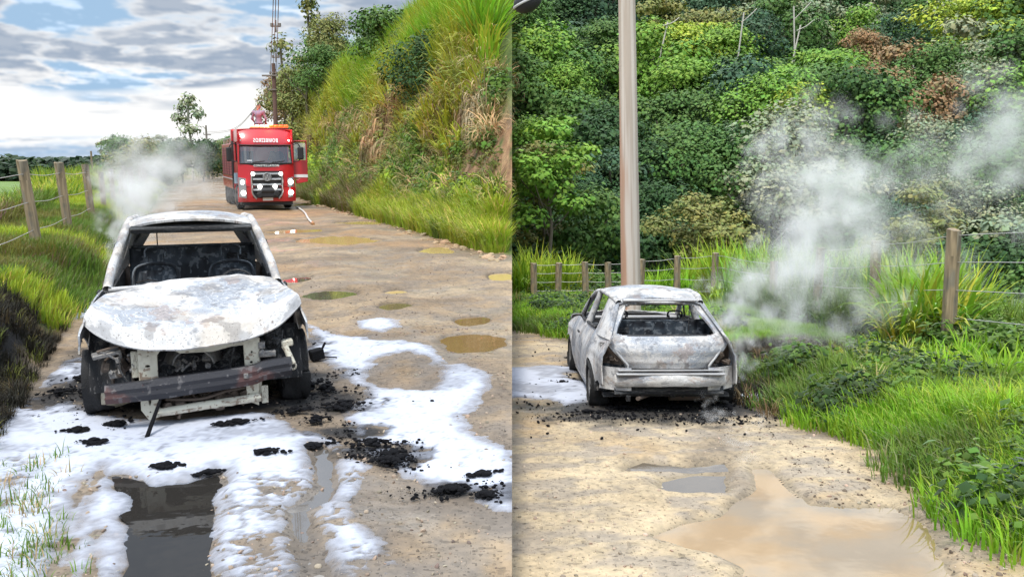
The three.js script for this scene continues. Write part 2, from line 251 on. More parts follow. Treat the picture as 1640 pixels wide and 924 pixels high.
function colL(x, z, y) {
  const u = uOf(x, z), v = vOf(x, z), b = bendL(u), n = fbm(x * 0.9, z * 0.9, 4), n2 = fbm(x * 3.7 + 9, z * 3.7, 4), n3 = fbm(x * 11, z * 11, 3);
  let c = mix3([0.27, 0.19, 0.115], [0.385, 0.285, 0.18], sstep(-0.3, 0.35, n)); c = mix3(c, [0.23, 0.185, 0.145], sstep(0.0, 0.25, n2) * 0.65); c = mix3(c, [0.40, 0.235, 0.11], sstep(0.08, 0.35, fbm(x * 0.5 + 33, z * 0.5, 3)) * sstep(-9, -20, z) * 0.6);
  if (n3 > 0.1) c = mix3(c, [0.25, 0.2, 0.15], sstep(0.1, 0.35, n3) * 0.4);
  const dip = puddleDip(x, z); if (dip > 0.004) c = mix3(c, [0.15, 0.11, 0.07], sstep(0.002, 0.03, dip) * 0.85);
  if (z > -9.5 && x > -5) { c = mix3(c, [0.24, 0.205, 0.17], sstep(-6.6, -5.4, z) * sstep(-0.2, 0.25, n2 + 0.2) * 0.75); }
  if (z > -9.9 && x > -5.5) { const f = foamL(x, z); if (f > -0.45) c = mix3(c, [0.15, 0.13, 0.115], sstep(-0.4, -0.02, f + 0.12 * n2) * 0.6); }
  const pond = sstep(0.05, 0.3, fbm(x * 0.55 + 70, z * 0.8, 4)); c = mix3(c, [0.19, 0.14, 0.095], pond * 0.55);
  c = mix3(c, CH, blot(charL, x, z) * 0.95);
  const e = -1.42 + b - v + 0.25 * fbm(x * 1.1, z * 1.1, 3) - 0.42 * sstep(6.4, 4.9, u);
  if (e > 0) {
    let g = mix3([0.085, 0.12, 0.025], [0.16, 0.19, 0.05], sstep(-0.2, 0.3, n2)); g = mix3(g, [0.24, 0.15, 0.08], sstep(0.15, 0.4, fbm(x * 1.5 + 20, z * 1.5, 3)) * 0.7);
    const bite = Math.exp(-(((u - 8.9) / 2.5) ** 2)) * sstep(2.4, 1.3, e) ; g = mix3(g, CH, sstep(0.3, 0.6, bite + 0.5 * n2));
    const f = sstep(9, 14, e); g = mix3(g, [0.16, 0.26, 0.045], f);
    c = mix3(c, g, sstep(0, 0.16, e));
  }
  const w = v - toe(u) + 0.4 * fbm(x * 0.8, z * 0.8, 3);
  if (w > -0.25) { let g = mix3([0.08, 0.12, 0.025], [0.13, 0.17, 0.04], sstep(-0.2, 0.2, n2)); const earth = sstep(0.7, 1.3, w) * sstep(2.9, 2.3, w) * sstep(31, 25, u) * sstep(-0.45, -0.2, n2); g = mix3(g, mix3([0.27, 0.15, 0.075], [0.40, 0.25, 0.13], sstep(-0.2, 0.3, n3)), earth); c = mix3(c, g, sstep(-0.1, 0.25, w)); if (w < 0.1) c = mix3(c, [0.24, 0.17, 0.1], sstep(-0.25, 0, w) * 0.5 * sstep(0.1, 0, w)); }
  return c;
}
const wetR = pxR([[1130, 650], [1150, 690], [1160, 745], [1195, 790]]);
function colR(x, z) {
  const n = fbm(x * 0.9 + 50, z * 0.9, 4), n2 = fbm(x * 3.1, z * 5.2 + 30, 4), n3 = fbm(x * 10, z * 10, 3);
  let c = mix3([0.43, 0.31, 0.18], [0.54, 0.425, 0.275], sstep(-0.3, 0.3, n)); c = mix3(c, [0.31, 0.265, 0.22], sstep(-0.05, 0.25, n2) * 0.7); if (n3 > 0.12) c = mix3(c, [0.3, 0.25, 0.2], sstep(0.12, 0.35, n3) * 0.35);
  const dip = dipR(x, z); if (dip > 0.003) c = mix3(c, [0.30, 0.24, 0.16], sstep(0.002, 0.04, dip) * 0.8);
  if (z > -12 && z < -5.5) c = mix3(c, [0.2, 0.155, 0.11], sstep(0.42, 0.1, lineD(wetR, x, z) + 0.35 * n2 + 0.3 * n) * 0.6);
  const g = vergeR(x, z) + 0.2 * fbm(x * 1.7, z * 1.7, 3);
  c = mix3(c, [0.17, 0.12, 0.08], sstep(-0.75, -0.1, g) * sstep(0.02, 0.22, n2 + 0.12) * 0.75);
  c = mix3(c, CH, blot(charR, x, z) * 0.95);
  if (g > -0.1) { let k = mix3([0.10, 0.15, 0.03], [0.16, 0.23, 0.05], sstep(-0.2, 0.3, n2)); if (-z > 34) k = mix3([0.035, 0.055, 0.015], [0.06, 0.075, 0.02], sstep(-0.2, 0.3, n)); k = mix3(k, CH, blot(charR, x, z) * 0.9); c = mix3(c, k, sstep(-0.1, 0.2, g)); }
  return c;
}
const grit = dataTex(1024, (u, v) => { const a = tfbm(u, v, 6, 5), b = tfbm(u + 0.37, v + 0.11, 48, 3), p = tnoise(u * 110, v * 110, 110), q = tnoise(u * 55 + 0.5, v * 55 + 0.5, 55); let k = 0.80 + 0.22 * a + 0.26 * b; let t = k; if (p > 0.72) t *= 0.62; else if (p < -0.8) t *= 1.22; if (q > 0.8) t *= 0.7; return [t, t * (1 - 0.02 * b), t * (0.99 - 0.05 * b)]; }, true, 0.5);
const gritBump = dataTex(1024, (u, v) => { const a = tfbm(u, v, 24, 5), p = tnoise(u * 110, v * 110, 110), q = tnoise(u * 55 + 0.5, v * 55 + 0.5, 55); const k = 0.45 + 0.5 * a + (Math.abs(p) > 0.72 ? 0.22 : 0) + (q > 0.75 ? 0.25 : 0); return [k, k, k]; }, false, 0.5);
const damp = dataTex(512, (u, v) => { const a = tfbm(u, v, 7, 5), b = tfbm(u + 0.4, v, 40, 3); const k = lerp(0.95, 0.42, sstep(0.02, 0.28, a + 0.25 * b)); return [k, k, k]; }, false, 0.12);
const dirtM = new THREE.MeshStandardMaterial({ map: grit, roughnessMap: damp, bumpMap: gritBump, bumpScale: 0.016, vertexColors: true, roughness: 1, side: THREE.DoubleSide });
const zsL = axis([[-800, -200, 110, 22], [-200, -60, 12, 1.6], [-60, -26, 1.4, 0.35], [-26, -13, 0.33, 0.08], [-13, -3.6, 0.05, 0.025], [-3.6, 12, 0.3, 1.5]]);
const xsL = axis([[-600, -150, 100, 14], [-150, -40, 9, 1.2], [-40, -12, 1.1, 0.2], [-12, -6.5, 0.16, 0.06], [-6.5, 0, 0.032, 0.025]]);
const zsR = axis([[-420, -150, 60, 14], [-150, -45, 6, 1.2], [-45, -24, 1.0, 0.3], [-24, -12, 0.2, 0.07], [-12, -3.6, 0.06, 0.035], [-3.6, 12, 0.3, 1.5]]);
const xsR = axis([[0, 6.5, 0.035, 0.05], [6.5, 14, 0.08, 0.3], [14, 60, 0.5, 2.5], [60, 400, 6, 70]]);
tag(solo('dirt_road', terrain(xsL, zsL, hL, colL), dirtM), 'level rutted dirt road with grassy bank and fields', 'dirt road', null, 'structure');
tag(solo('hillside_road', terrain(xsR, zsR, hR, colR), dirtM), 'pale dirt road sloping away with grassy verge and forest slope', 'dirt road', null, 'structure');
{ // the earth face between the higher left ground and the lower right ground
  const zs = zsL.filter((z) => z > -400), pos = [], col = [], uv = [], idx = [];
  zs.forEach((z, j) => { const a = hL(0, z), b = hR(0, z), lo = Math.min(a, b) - 0.15; for (let k = 0; k < 5; k++) { const y = lerp(a, lo, k / 4); pos.push(k && k < 4 ? -0.06 - 0.16 * Math.abs(fbm(z * 1.7, y * 2.5, 3)) * Math.min(1, (a - lo)) : 0, y, z); uv.push(z, y); col.push(...mix3([0.27, 0.16, 0.08], [0.38, 0.25, 0.14], sstep(-0.3, 0.3, fbm(z * 1.3, y * 2, 3)))); if (j && k) { const o = j * 5 + k; idx.push(o - 6, o - 1, o - 5, o - 5, o - 1, o); } } });
  const g = new THREE.BufferGeometry(); g.setAttribute('position', new THREE.Float32BufferAttribute(pos, 3)); g.setAttribute('uv', new THREE.Float32BufferAttribute(uv, 2)); g.setAttribute('color', new THREE.Float32BufferAttribute(col, 3)); g.setIndex(idx); g.computeVertexNormals();
  tag(solo('earth_cut', g, dirtM), 'bare earth face where the higher road drops to the lower one', 'earth cut', null, 'structure');
}
// ---------- puddles ----------
const WATER = { brown: phys([0.17, 0.105, 0.045], 0.03), olive: phys([0.13, 0.11, 0.055], 0.03), ochre: phys([0.50, 0.36, 0.15], 0.06), orange: phys([0.48, 0.30, 0.13], 0.06), grey: phys([0.16, 0.13, 0.095], 0.02), dark: phys([0.022, 0.02, 0.018], 0.015), mud: phys([1, 1, 1], 0.02, { vertexColors: true }), stream: phys([0.12, 0.105, 0.09], 0.05) };
for (const k of Object.values(WATER)) k.ior = 1.33;
for (const k of [WATER.grey, WATER.mud, WATER.stream]) { k.ior = 1.5; k.clearcoat = 1; k.clearcoatRoughness = 0.02; }
for (const k of [WATER.ochre, WATER.orange, WATER.brown]) k.specularIntensity = 0.7;
WATER.dark.specularIntensity = 0.6;
{
  const rip = dataTex(256, (u, v) => { const k = 0.5 + 0.5 * tfbm(u, v, 8, 3); return [k, k, k]; }, false);
  for (const k of Object.values(WATER)) { k.bumpMap = rip; k.bumpScale = 0.0012; }
}
function pool(poly, hf, level, mat, label, group) {   // a level sheet of water; the ground rises through it round the rim
  let g; if (mat.vertexColors) { const xs = poly.map((p) => p[0]), zs = poly.map((p) => p[1]); g = terrain(axis([[Math.min(...xs), Math.max(...xs), 0.05]]), axis([[Math.min(...zs), Math.max(...zs), 0.05]]), () => 0, (x, z) => { const d = polySD(poly, x, z), n = fbm(x * 1.3 + 4, z * 2.1, 4), n2 = fbm(x * 6, z * 9, 3); return mix3([0.32, 0.195, 0.065], [0.25, 0.18, 0.095], sstep(-0.3, 0.4, n + 0.3 * n2 + 0.3 * (x - 2.0))); }); const id = g.index.array, P = g.attributes.position, keep = []; for (let i = 0; i < id.length; i += 3) if (inside(poly, (P.getX(id[i]) + P.getX(id[i + 1]) + P.getX(id[i + 2])) / 3, (P.getZ(id[i]) + P.getZ(id[i + 1]) + P.getZ(id[i + 2])) / 3)) keep.push(id[i], id[i + 1], id[i + 2]); g.setIndex(keep); } else { g = new THREE.ShapeGeometry(new THREE.Shape(poly.map(([x, z]) => new THREE.Vector2(x, -z)))); g.rotateX(-Math.PI / 2); }
  if (typeof level === 'number') g.translate(0, level, 0); else { const p = g.attributes.position; for (let i = 0; i < p.count; i++) p.setY(i, level(p.getX(i), p.getZ(i))); }
  return tag(solo('puddle', g, mat), label, 'puddle', group, 'structure');
}
const ringOf = (x, z, rx, rz, n = 28) => Array.from({ length: n }, (_, i) => [x + rx * Math.cos(i / n * 6.2832), z + rz * Math.sin(i / n * 6.2832)]);
for (const p of puddlesL) { let m = 0; for (const [a, b] of ringOf(p.x, p.z, p.rx, p.rz)) m += (hL(a, b) + puddleDip(a, b)) / 28; pool(ringOf(p.x, p.z, p.rx * 1.5, p.rz * 1.5).map(([a, b]) => [Math.min(a, -0.01), b]), hL, m - 0.03, WATER[p.c], p.label); }
const grow = (poly, k) => { const cx = poly.reduce((a, p) => a + p[0], 0) / poly.length, cz = poly.reduce((a, p) => a + p[1], 0) / poly.length; return poly.map(([x, z]) => [cx + (x - cx) * k, cz + (z - cz) * k]); };
const DARK_LEVEL = -0.026;
pool(grow(darkPool, 1.12), hL, DARK_LEVEL, WATER.dark, 'dark deep puddle in front of the burnt car, foam round it');
{ const a = [], b = []; streamL.forEach(([x, z], i) => { a.push([x - 0.17, z]); b.unshift([x + 0.17, z]); }); pool(a.concat(b), hL, -0.022, WATER.stream, 'grey rivulet running through the foam to the picture edge'); }
poolR.forEach((p, i) => pool(grow(p.p, i ? 1.08 : 1.03), hR, (x, z) => SR * z - 0.036, i ? WATER.grey : WATER.mud, p.label));

// ---------- fire-fighting foam ----------
function foamSheet(xs, zs, mask, base, lift, soots) {
  const n = xs.length, m = zs.length, pos = [], idx = [], uv = [], col = [], used = new Int32Array(n * m).fill(-1), S = new Float32Array(n * m);
  for (let j = 0; j < m; j++) for (let i = 0; i < n; i++) S[j * n + i] = mask(xs[i], zs[j]);
  const vert = (k) => { if (used[k] >= 0) return used[k]; const i = k % n, j = (k - i) / n, x = xs[i], z = zs[j], s = S[k], t = s > 0 ? lift * (1 - Math.exp(-s * 9)) + 0.005 * sstep(0, 0.04, s) + (0.007 * fbm(x * 3, z * 3, 4) + 0.002 * fbm(x * 24, z * 24, 2)) * sstep(0, 0.15, s) : Math.max(-0.03, s * 0.7); pos.push(x, base(x, z) + t, z); uv.push(x, -z); { const q = fbm(x * 1.6 + 9, z * 1.6, 4), q2 = fbm(x * 9, z * 9, 3), q3 = fbm(x * 30 + 5, z * 30, 2), soot = soots ? blot(soots, x + 0.1 * q2, z) : 0, thick = sstep(-0.02, 0.16, s + 0.05 * q2 + 0.05 * q3), k2 = 1 - 0.16 * sstep(0.05, 0.35, q + 0.3 * q2), so = sstep(0.1, 0.7, soot + 0.5 * q2 + 0.4 * q3) * 0.75 * (soot > 0.02 ? 1 : 0) + (q3 > 0.3 && q2 > 0.05 ? 0.3 : 0); col.push(lerp(k2, 0.07, so), lerp(k2 * 1.0, 0.07, so), lerp(k2 * 1.02, 0.08, so), clamp(0.30 + 0.70 * thick - 0.28 * sstep(0.1, 0.4, q + 0.4 * q3)) * sstep(-0.012, 0.01, s + 0.0)); } return used[k] = pos.length / 3 - 1; };
  for (let j = 0; j < m - 1; j++) for (let i = 0; i < n - 1; i++) { const a = j * n + i; if (Math.max(S[a], S[a + 1], S[a + n], S[a + n + 1]) > -0.004) { const [p, q, r, t] = [a, a + 1, a + n, a + n + 1].map(vert); idx.push(p, r, q, q, r, t); } }
  const g = new THREE.BufferGeometry(); g.setAttribute('position', new THREE.Float32BufferAttribute(pos, 3)); g.setAttribute('uv', new THREE.Float32BufferAttribute(uv, 2)); g.setAttribute('color', new THREE.Float32BufferAttribute(col, 4)); g.setIndex(idx); g.computeVertexNormals(); return g;
}
const foamBump = dataTex(512, (u, v) => { const k = 0.5 + 0.4 * tfbm(u, v, 20, 4) + 0.25 * tnoise(u * 150, v * 150, 150); return [k, k, k]; }, false, 1.1);
const foamM = new THREE.MeshPhysicalMaterial({ color: new THREE.Color().setRGB(0.45, 0.475, 0.54), roughness: 0.75, vertexColors: true, transparent: true, bumpMap: foamBump, bumpScale: 0.003, side: THREE.DoubleSide });
// the ground is redrawn only where it does not dip under water
const wetTop = (x, z) => { const g = hL(x, z); return z > -7 ? Math.max(g, DARK_LEVEL - 0.002 - (darkSD(x, z) > -0.15 ? 0 : 9)) : g; };
const zsF = axis([[-13.5, -8.6, 0.045, 0.025], [-8.6, -3.5, 0.022, 0.015]]), xsF = axis([[-6.9, -4.2, 0.04, 0.022], [-4.2, 0, 0.018, 0.018]]);
tag(solo('foam', foamSheet(xsF, zsF, foamL, wetTop, 0.011, charL.map(([a, b, r, q]) => [a, b, r * 1.25, q * 1.3])), foamM), 'white fire fighting foam spread round the burnt car front', 'foam', null, 'stuff');
const foamPolysR = [[[800, 590], [905, 583], [925, 596], [905, 606], [960, 622], [960, 640], [905, 648], [880, 636], [800, 640]], [[1172, 632], [1225, 626], [1278, 634], [1262, 643], [1190, 645]], [[1165, 585], [1205, 575], [1230, 568], [1225, 582], [1185, 600]]].map(pxR).map((p) => bounded(p, 0.5));
const foamR = (x, z) => { if (x < 0.0) return -1; let s = -1; for (const f of foamPolysR) s = Math.max(s, f(x, z)); return s + 0.14 * fbm(x * 2.5, z * 3.5, 4) + 0.09 * fbm(x * 8, z * 9, 3); };
tag(solo('foam', foamSheet(axis([[0, 5, 0.05, 0.05]]), axis([[-15.5, -8.5, 0.06, 0.04]]), foamR, hR, 0.02), foamM), 'flat white foam round the wheels of the hatchback', 'foam', null, 'stuff');
// ---------- the burnt-out hatchback: x to its left side, y up, z to the front ----------
function ashTex(seed, warm) {
  return dataTex(1024, (u, v) => {
    const o = seed * 3.3, a = tfbm(u + o, v, 3, 5), b = tfbm(u + 0.3, v + o, 5, 5), w = tfbm(u + 0.35 * a, v + 0.35 * b + o, 3, 4), ring = Math.abs(((w * 4.2) % 1 + 1) % 1 - 0.5) * 2, f = tfbm(u, v, 40, 3), sp = tnoise(u * 160, v * 160, 160);
    let c = mix3([0.68, 0.67, 0.66], [0.38, 0.41, 0.46], sstep(-0.08, 0.3, a + 0.3 * f)); c = mix3(c, [0.85, 0.84, 0.82], sstep(0.8, 0.98, ring) * 0.6); c = mix3(c, [0.60, 0.50, 0.38], sstep(0.05, 0.35, b) * warm); c = mix3(c, [0.22, 0.23, 0.26], sstep(0.22, 0.42, w + 0.3 * f) * 0.55);
    const rs = tfbm(u + 0.6, v + 0.2 + o, 7, 5); c = mix3(c, [0.34, 0.19, 0.10], sstep(0.2, 0.38, rs + 0.35 * f) * 0.35); c = mix3(c, [0.11, 0.11, 0.12], sstep(0.14, 0.36, tfbm(u * 1, v + o * 0.5, 9, 4) + 0.25 * f + 0.3 * b) * 0.45); if (sp > 0.72) c = mix3(c, [0.14, 0.12, 0.11], 0.6); const k = 0.74 + 0.15 * f; return c.map((x) => x * k);
  }, true);
}
const ash1 = ashTex(1, 0.45), ash2 = ashTex(2.2, 0.2), ashBump = dataTex(512, (u, v) => { const k = 0.5 + 0.4 * tfbm(u, v, 10, 5) + 0.15 * tnoise(u * 120, v * 120, 120); return [k, k, k]; }, false);
const ashM = new THREE.MeshStandardMaterial({ map: ash1, bumpMap: ashBump, bumpScale: 0.004, roughness: 0.78, side: THREE.DoubleSide }), ashM2 = new THREE.MeshStandardMaterial({ map: ash2, bumpMap: ashBump, bumpScale: 0.004, roughness: 0.75, side: THREE.DoubleSide });
const sootTex = dataTex(512, (u, v) => { const a = tfbm(u, v, 5, 5), f = tfbm(u, v, 30, 3); let c = mix3([0.016, 0.016, 0.018], [0.05, 0.055, 0.06], sstep(-0.1, 0.35, a)); c = mix3(c, [0.2, 0.19, 0.18], sstep(0.22, 0.4, f + 0.4 * a) * 0.6); return c; }, true);
const sootM = new THREE.MeshStandardMaterial({ map: sootTex, bumpMap: ashBump, bumpScale: 0.006, roughness: 0.82, side: THREE.DoubleSide });
const sootBlue = new THREE.MeshStandardMaterial({ map: sootTex, color: new THREE.Color().setRGB(1.5, 1.7, 1.9), roughness: 0.6, side: THREE.DoubleSide });
const creamTex = dataTex(512, (u, v) => { const a = tfbm(u, v, 6, 5), f = tfbm(u, v, 34, 3); let c = mix3([0.60, 0.57, 0.47], [0.40, 0.37, 0.30], sstep(0.0, 0.35, a)); c = mix3(c, [0.20, 0.13, 0.09], sstep(0.2, 0.42, f + 0.5 * a) * 0.8); return c; }, true);
const creamM = new THREE.MeshStandardMaterial({ map: creamTex, bumpMap: ashBump, bumpScale: 0.003, roughness: 0.7, side: THREE.DoubleSide });
const beamTex = dataTex(512, (u, v) => { const a = tfbm(u, v, 4, 5), f = tfbm(u, v, 30, 3); let c = mix3([0.03, 0.03, 0.036], [0.09, 0.045, 0.042], sstep(-0.1, 0.25, a)); c = mix3(c, [0.16, 0.15, 0.15], sstep(0.2, 0.4, f + 0.3 * a) * 0.6); return c; }, true);
const beamM = new THREE.MeshStandardMaterial({ map: beamTex, bumpMap: ashBump, bumpScale: 0.003, roughness: 0.55, metalness: 0.2, side: THREE.DoubleSide });
const rustM = std([0.13, 0.10, 0.08], 0.9, 0, { bumpMap: ashBump, bumpScale: 0.004 }), metalG = new THREE.MeshStandardMaterial({ map: ash2, color: new THREE.Color().setRGB(0.55, 0.53, 0.5), roughness: 0.6, metalness: 0.25, side: THREE.DoubleSide }), tyreM = std([0.02, 0.02, 0.021], 0.95, 0, { bumpMap: ashBump, bumpScale: 0.012 });
const scaleUV = (g, a, b) => { const u = g.attributes.uv; for (let i = 0; i < u.count; i++) u.setXY(i, u.getX(i) * a, u.getY(i) * b); return g; };
function holedPlate(outline, holes, depth) { const s = new THREE.Shape(outline.map(([a, b]) => new THREE.Vector2(a, b))); for (const [cx, cy, rx, ry] of holes) { const p = new THREE.Path(); p.absellipse(cx, cy, rx, ry, 0, Math.PI * 2, true); s.holes.push(p); } return new THREE.ExtrudeGeometry(s, { depth, bevelEnabled: true, bevelThickness: 0.004, bevelSize: 0.004, bevelSegments: 1, curveSegments: 8 }); }
function lumps(seed, n, c, e, s0, s1) {   // burnt mechanical clutter: rods, rings, blocks and cans
  const r = rng(seed), out = [];
  for (let i = 0; i < n; i++) {
    const p = [c[0] + (r() - 0.5) * e[0], c[1] + (r() - 0.5) * e[1], c[2] + (r() - 0.5) * e[2]], s = lerp(s0, s1, r() ** 1.6), k = r(); let g;
    if (k < 0.3) g = new RoundedBoxGeometry(s, s * (0.4 + r()), s * (0.4 + r()), 1, s * 0.12); else if (k < 0.55) g = new THREE.CylinderGeometry(s * 0.4, s * 0.45, s * (0.5 + r()), 12); else if (k < 0.7) g = new THREE.TorusGeometry(s * 0.42, s * 0.12, 6, 14); else g = new THREE.CylinderGeometry(0.009, 0.012, s * 2.6, 6);
    g.applyMatrix4(new THREE.Matrix4().makeRotationFromEuler(new THREE.Euler(r() * 6, r() * 6, r() * 6))); out.push(g.translate(...p));
  }
  return join(out);
}
const FW = [1.17, 0.27], RW = [-1.22, 0.27], AR = 0.335;
const halfW = (z) => 0.815 + 0.03 * sstep(0.6, 1.3, z) - 0.03 * sstep(1.4, 1.85, z) - 0.075 * sstep(-1.0, -1.95, z);
const beltY = (z) => z > 0.9 ? 0.93 - 0.25 * ((z - 0.9) / 0.9) ** 1.5 : 0.93 + 0.05 * sstep(0.9, -1.6, z);
const lowY = (z) => { let y = 0.17; for (const [c, cy] of [FW, RW]) { const d = AR * AR - (z - c) ** 2; if (d > 0) y = Math.max(y, cy + Math.sqrt(d)); } return z > FW[0] ? Math.max(y, 0.58 + 0.02 * Math.sin(z * 9)) : z < RW[0] - 0.1 ? Math.max(y, 0.36 + 0.02 * Math.sin(z * 30)) : y; };
function sidePanel(z0, z1, sg, seed, n = 24) {
  const g = sheet((s, t) => {
    const z = lerp(z0, z1, s), a = lowY(z), b = beltY(z), y = lerp(a, b, t), k = (y - 0.56) / 0.42;
    const dent = 0.012 * fbm(z * 2.2 + seed, y * 3, 3), crease = 0.012 * Math.exp(-(((y - 0.72) / 0.035) ** 2)), flare = 0.018 * Math.exp(-(((Math.min(Math.hypot(z - FW[0], y - FW[1]), Math.hypot(z - RW[0], y - RW[1])) - AR) / 0.05) ** 2));
    return [sg * (halfW(z) - 0.055 * k * k * (k > 0 ? 2.3 : 0.7) + dent + crease + flare), y, z];
  }, n, 12, sg > 0 ? -0.012 : 0.012, (z1 - z0) * 0.8, 0.6);
  return g;
}
const railPt = (t) => { // the side rail from the foot of the windscreen over the roof to the tail
  const P = [[0.665, 0.955, 0.98], [0.64, 1.1, 0.72], [0.572, 1.31, 0.4], [0.548, 1.38, 0.2], [0.54, 1.425, -0.3], [0.515, 1.405, -0.9], [0.472, 1.34, -1.24]];
  const x = clamp(t) * (P.length - 1), i = Math.min(P.length - 2, Math.floor(x)), f = x - i; return P[i].map((a, k) => lerp(a, P[i + 1][k], f));
};
function makeBurntCar(label, alt) {
  const car = thing('burnt_car', label, 'car'), M1 = alt ? ashM2 : ashM, M2 = ashM2;
  for (const sg of [1, -1]) {
    part('front_fender', sidePanel(0.94, 1.70, sg, 3 + sg), M1, car); const fd = part('front_door', sidePanel(-0.1, 0.925, sg, 7 + sg), M2, car); part('rear_door', sidePanel(-0.92, -0.115, sg, 11 + sg), M2, car); part('rear_quarter_panel', sidePanel(-1.86, -0.935, sg, 15 + sg), M1, car);
    part('door_handle', box(0.02, 0.035, 0.16, sg * 0.822, 0.8, 0.02, 0, 0, 0, 0.008), sootM, fd);
    // inner door skins and sills
    part('inner_door_panel', sheet((s, t) => [sg * (0.70 - 0.03 * t), lerp(0.2, 0.9, t), lerp(-0.92, 0.93, s)], 16, 6, 0.015, 2, 1), sootM, car);
    part('sill', box(0.14, 0.12, 1.75, sg * 0.72, 0.16, -0.02, 0, 0, 0, 0.03), M1, car);
    const pts = []; for (let i = 0; i <= 36; i++) pts.push(railPt(i / 36).map((c, k) => k ? c : c * sg)); part('roof_rail', scaleUV(tube(pts, 0.036, 60, 9), 3, 0.3), M1, car);
    part('door_pillar', [rod([sg * 0.71, 0.9, -0.12], [sg * 0.55, 1.4, -0.16], 0.05, 0.036, 8)], M1, car);
    part('window_frame', [tube([[sg * 0.675, 0.945, 0.92], [sg * 0.71, 0.95, 0.5], [sg * 0.715, 0.965, -0.3], [sg * 0.7, 0.975, -0.95]], 0.02, 20, 6), rod([sg * 0.69, 0.95, 0.62], [sg * 0.62, 1.27, 0.44], 0.014, 0.012, 6)], sootM, car);
    // wide rear pillar between the rear door window and the tail
    part('rear_pillar', sheet((s, t) => { const a = [lerp(0.705, 0.525, t), lerp(0.93, 1.40, t), lerp(-0.95, -0.78, t ** 1.4)], b = [lerp(0.66, 0.472, t), lerp(0.93, 1.35, t), lerp(-1.82, -1.22, t)]; const q = a.map((c, k) => lerp(c, b[k], s)); q[0] = sg * (q[0] + 0.035 * Math.sin(Math.PI * s) + 0.008 * fbm(s * 3, t * 3 + sg, 2)); return q; }, 14, 12, sg > 0 ? 0.02 : -0.02, 0.7, 0.5), M1, car);
    // wheels: bare rims with charred tyre left round them
    for (const [k, [wz, wy]] of [FW, RW].entries()) {
      const wx = sg * (k ? 0.715 : 0.745), tz = part('wheel', [cyl(0.185, 0.13, wx, wy, wz, 'x', 28), new THREE.TorusGeometry(0.19, 0.02, 8, 30).rotateY(Math.PI / 2).translate(wx + sg * 0.07, wy, wz), new THREE.TorusGeometry(0.19, 0.02, 8, 30).rotateY(Math.PI / 2).translate(wx - sg * 0.07, wy, wz), cyl(0.06, 0.03, wx + sg * 0.075, wy, wz, 'x', 16)], metalG, car);
      part('tyre', sheet((s, t) => { const a = s * Math.PI * 2, f = 0.25 + 0.015 * fbm(s * 14 + k * 5 + sg, t * 4, 3) * 2, y = Math.max(0.012, wy + Math.sin(a) * f); return [wx + (t - 0.5) * 0.19 * (1 - 0.12 * Math.cos((t - 0.5) * 6)), y, wz + Math.cos(a) * f * (1 + 0.14 * sstep(0.12, 0.0, y))]; }, 48, 8, sg * 0.05, 3, 0.4), tyreM, tz);
      part('wheel_arch_liner', sheet((s, t) => { const a = Math.PI * (s * 1.06 - 0.03); return [sg * lerp(0.47, 0.79, t), wy + AR * Math.sin(a) * 1.01, wz + AR * Math.cos(a) * 1.01]; }, 24, 4, 0.01), sootM, car);
    }
  }
  // roof
  part('roof', sheet((s, t) => { const x = (s - 0.5) * 1.11, z = lerp(0.27, -1.24, t), c = 1 - (Math.abs(s - 0.5) * 2) ** 2.4; const y = 1.385 + 0.07 * c + 0.045 * Math.sin(Math.PI * clamp(t * 0.9 + 0.12)) - 0.05 * t ** 3; return [x * (1 - 0.15 * t ** 1.3), y + 0.006 * fbm(x * 3, z * 3, 3) + (t < 0.04 ? -0.012 : 0), z - 0.06 * (Math.abs(s - 0.5) * 2) ** 2 * (1 - t)]; }, 40, 36, 0.02, 1.1, 1.3), M1, car);
  pieces('roof_header', [box(1.03, 0.05, 0.07, 0, 1.372, 0.235, 0.5, 0, 0, 0.015), box(0.9, 0.04, 0.06, 0, 1.325, -1.17, -0.3, 0, 0, 0.015)], sootM, car);
  // hood: swollen and sagging sheet, rear edge lifted on one side
  part('hood', sheet((s, t) => {
    const q = (s - 0.5) * 2, aq = Math.abs(q), w = lerp(0.635, 0.80, t), zf = 1.91 - 0.27 * aq ** 2.2 - 0.17 * aq ** 6, z = lerp(0.93, zf, t), tz = (z - 0.93) / 0.98;
    let y = lerp(1.01, 0.665, Math.max(0, tz) ** 1.45) - 0.075 * aq ** 2.6 * (1 - 0.8 * t) - 0.055 * sstep(0.86, 1, t) ** 1.5 + 0.03 * q * (1 - t) ** 3 + 0.035 * q * t * t - 0.012 * Math.exp(-(((q - 0.1) / 0.35) ** 2)) * (1 - t) ** 2;
    y += 0.018 * fbm(q * 1.7 + 4, t * 2.6, 3) + 0.008 * Math.exp(-(((aq - 0.55) / 0.07) ** 2)) * (1 - t * 0.6) + 0.006 * fbm(q * 7, t * 9, 2);
    return [q * w, y, z];
  }, 64, 56, 0.014, 1.15, 1), ashM, car);
  part('cowl', [box(1.28, 0.05, 0.16, 0, 0.9, 0.93, 0.2, 0, 0, 0.02)], M2, car);
  part('windscreen_sill', [tube([[-0.655, 0.95, 0.97], [-0.35, 0.965, 1.0], [0, 0.97, 1.01], [0.35, 0.965, 1.0], [0.655, 0.95, 0.97]], 0.02, 24, 6)], M2, car);
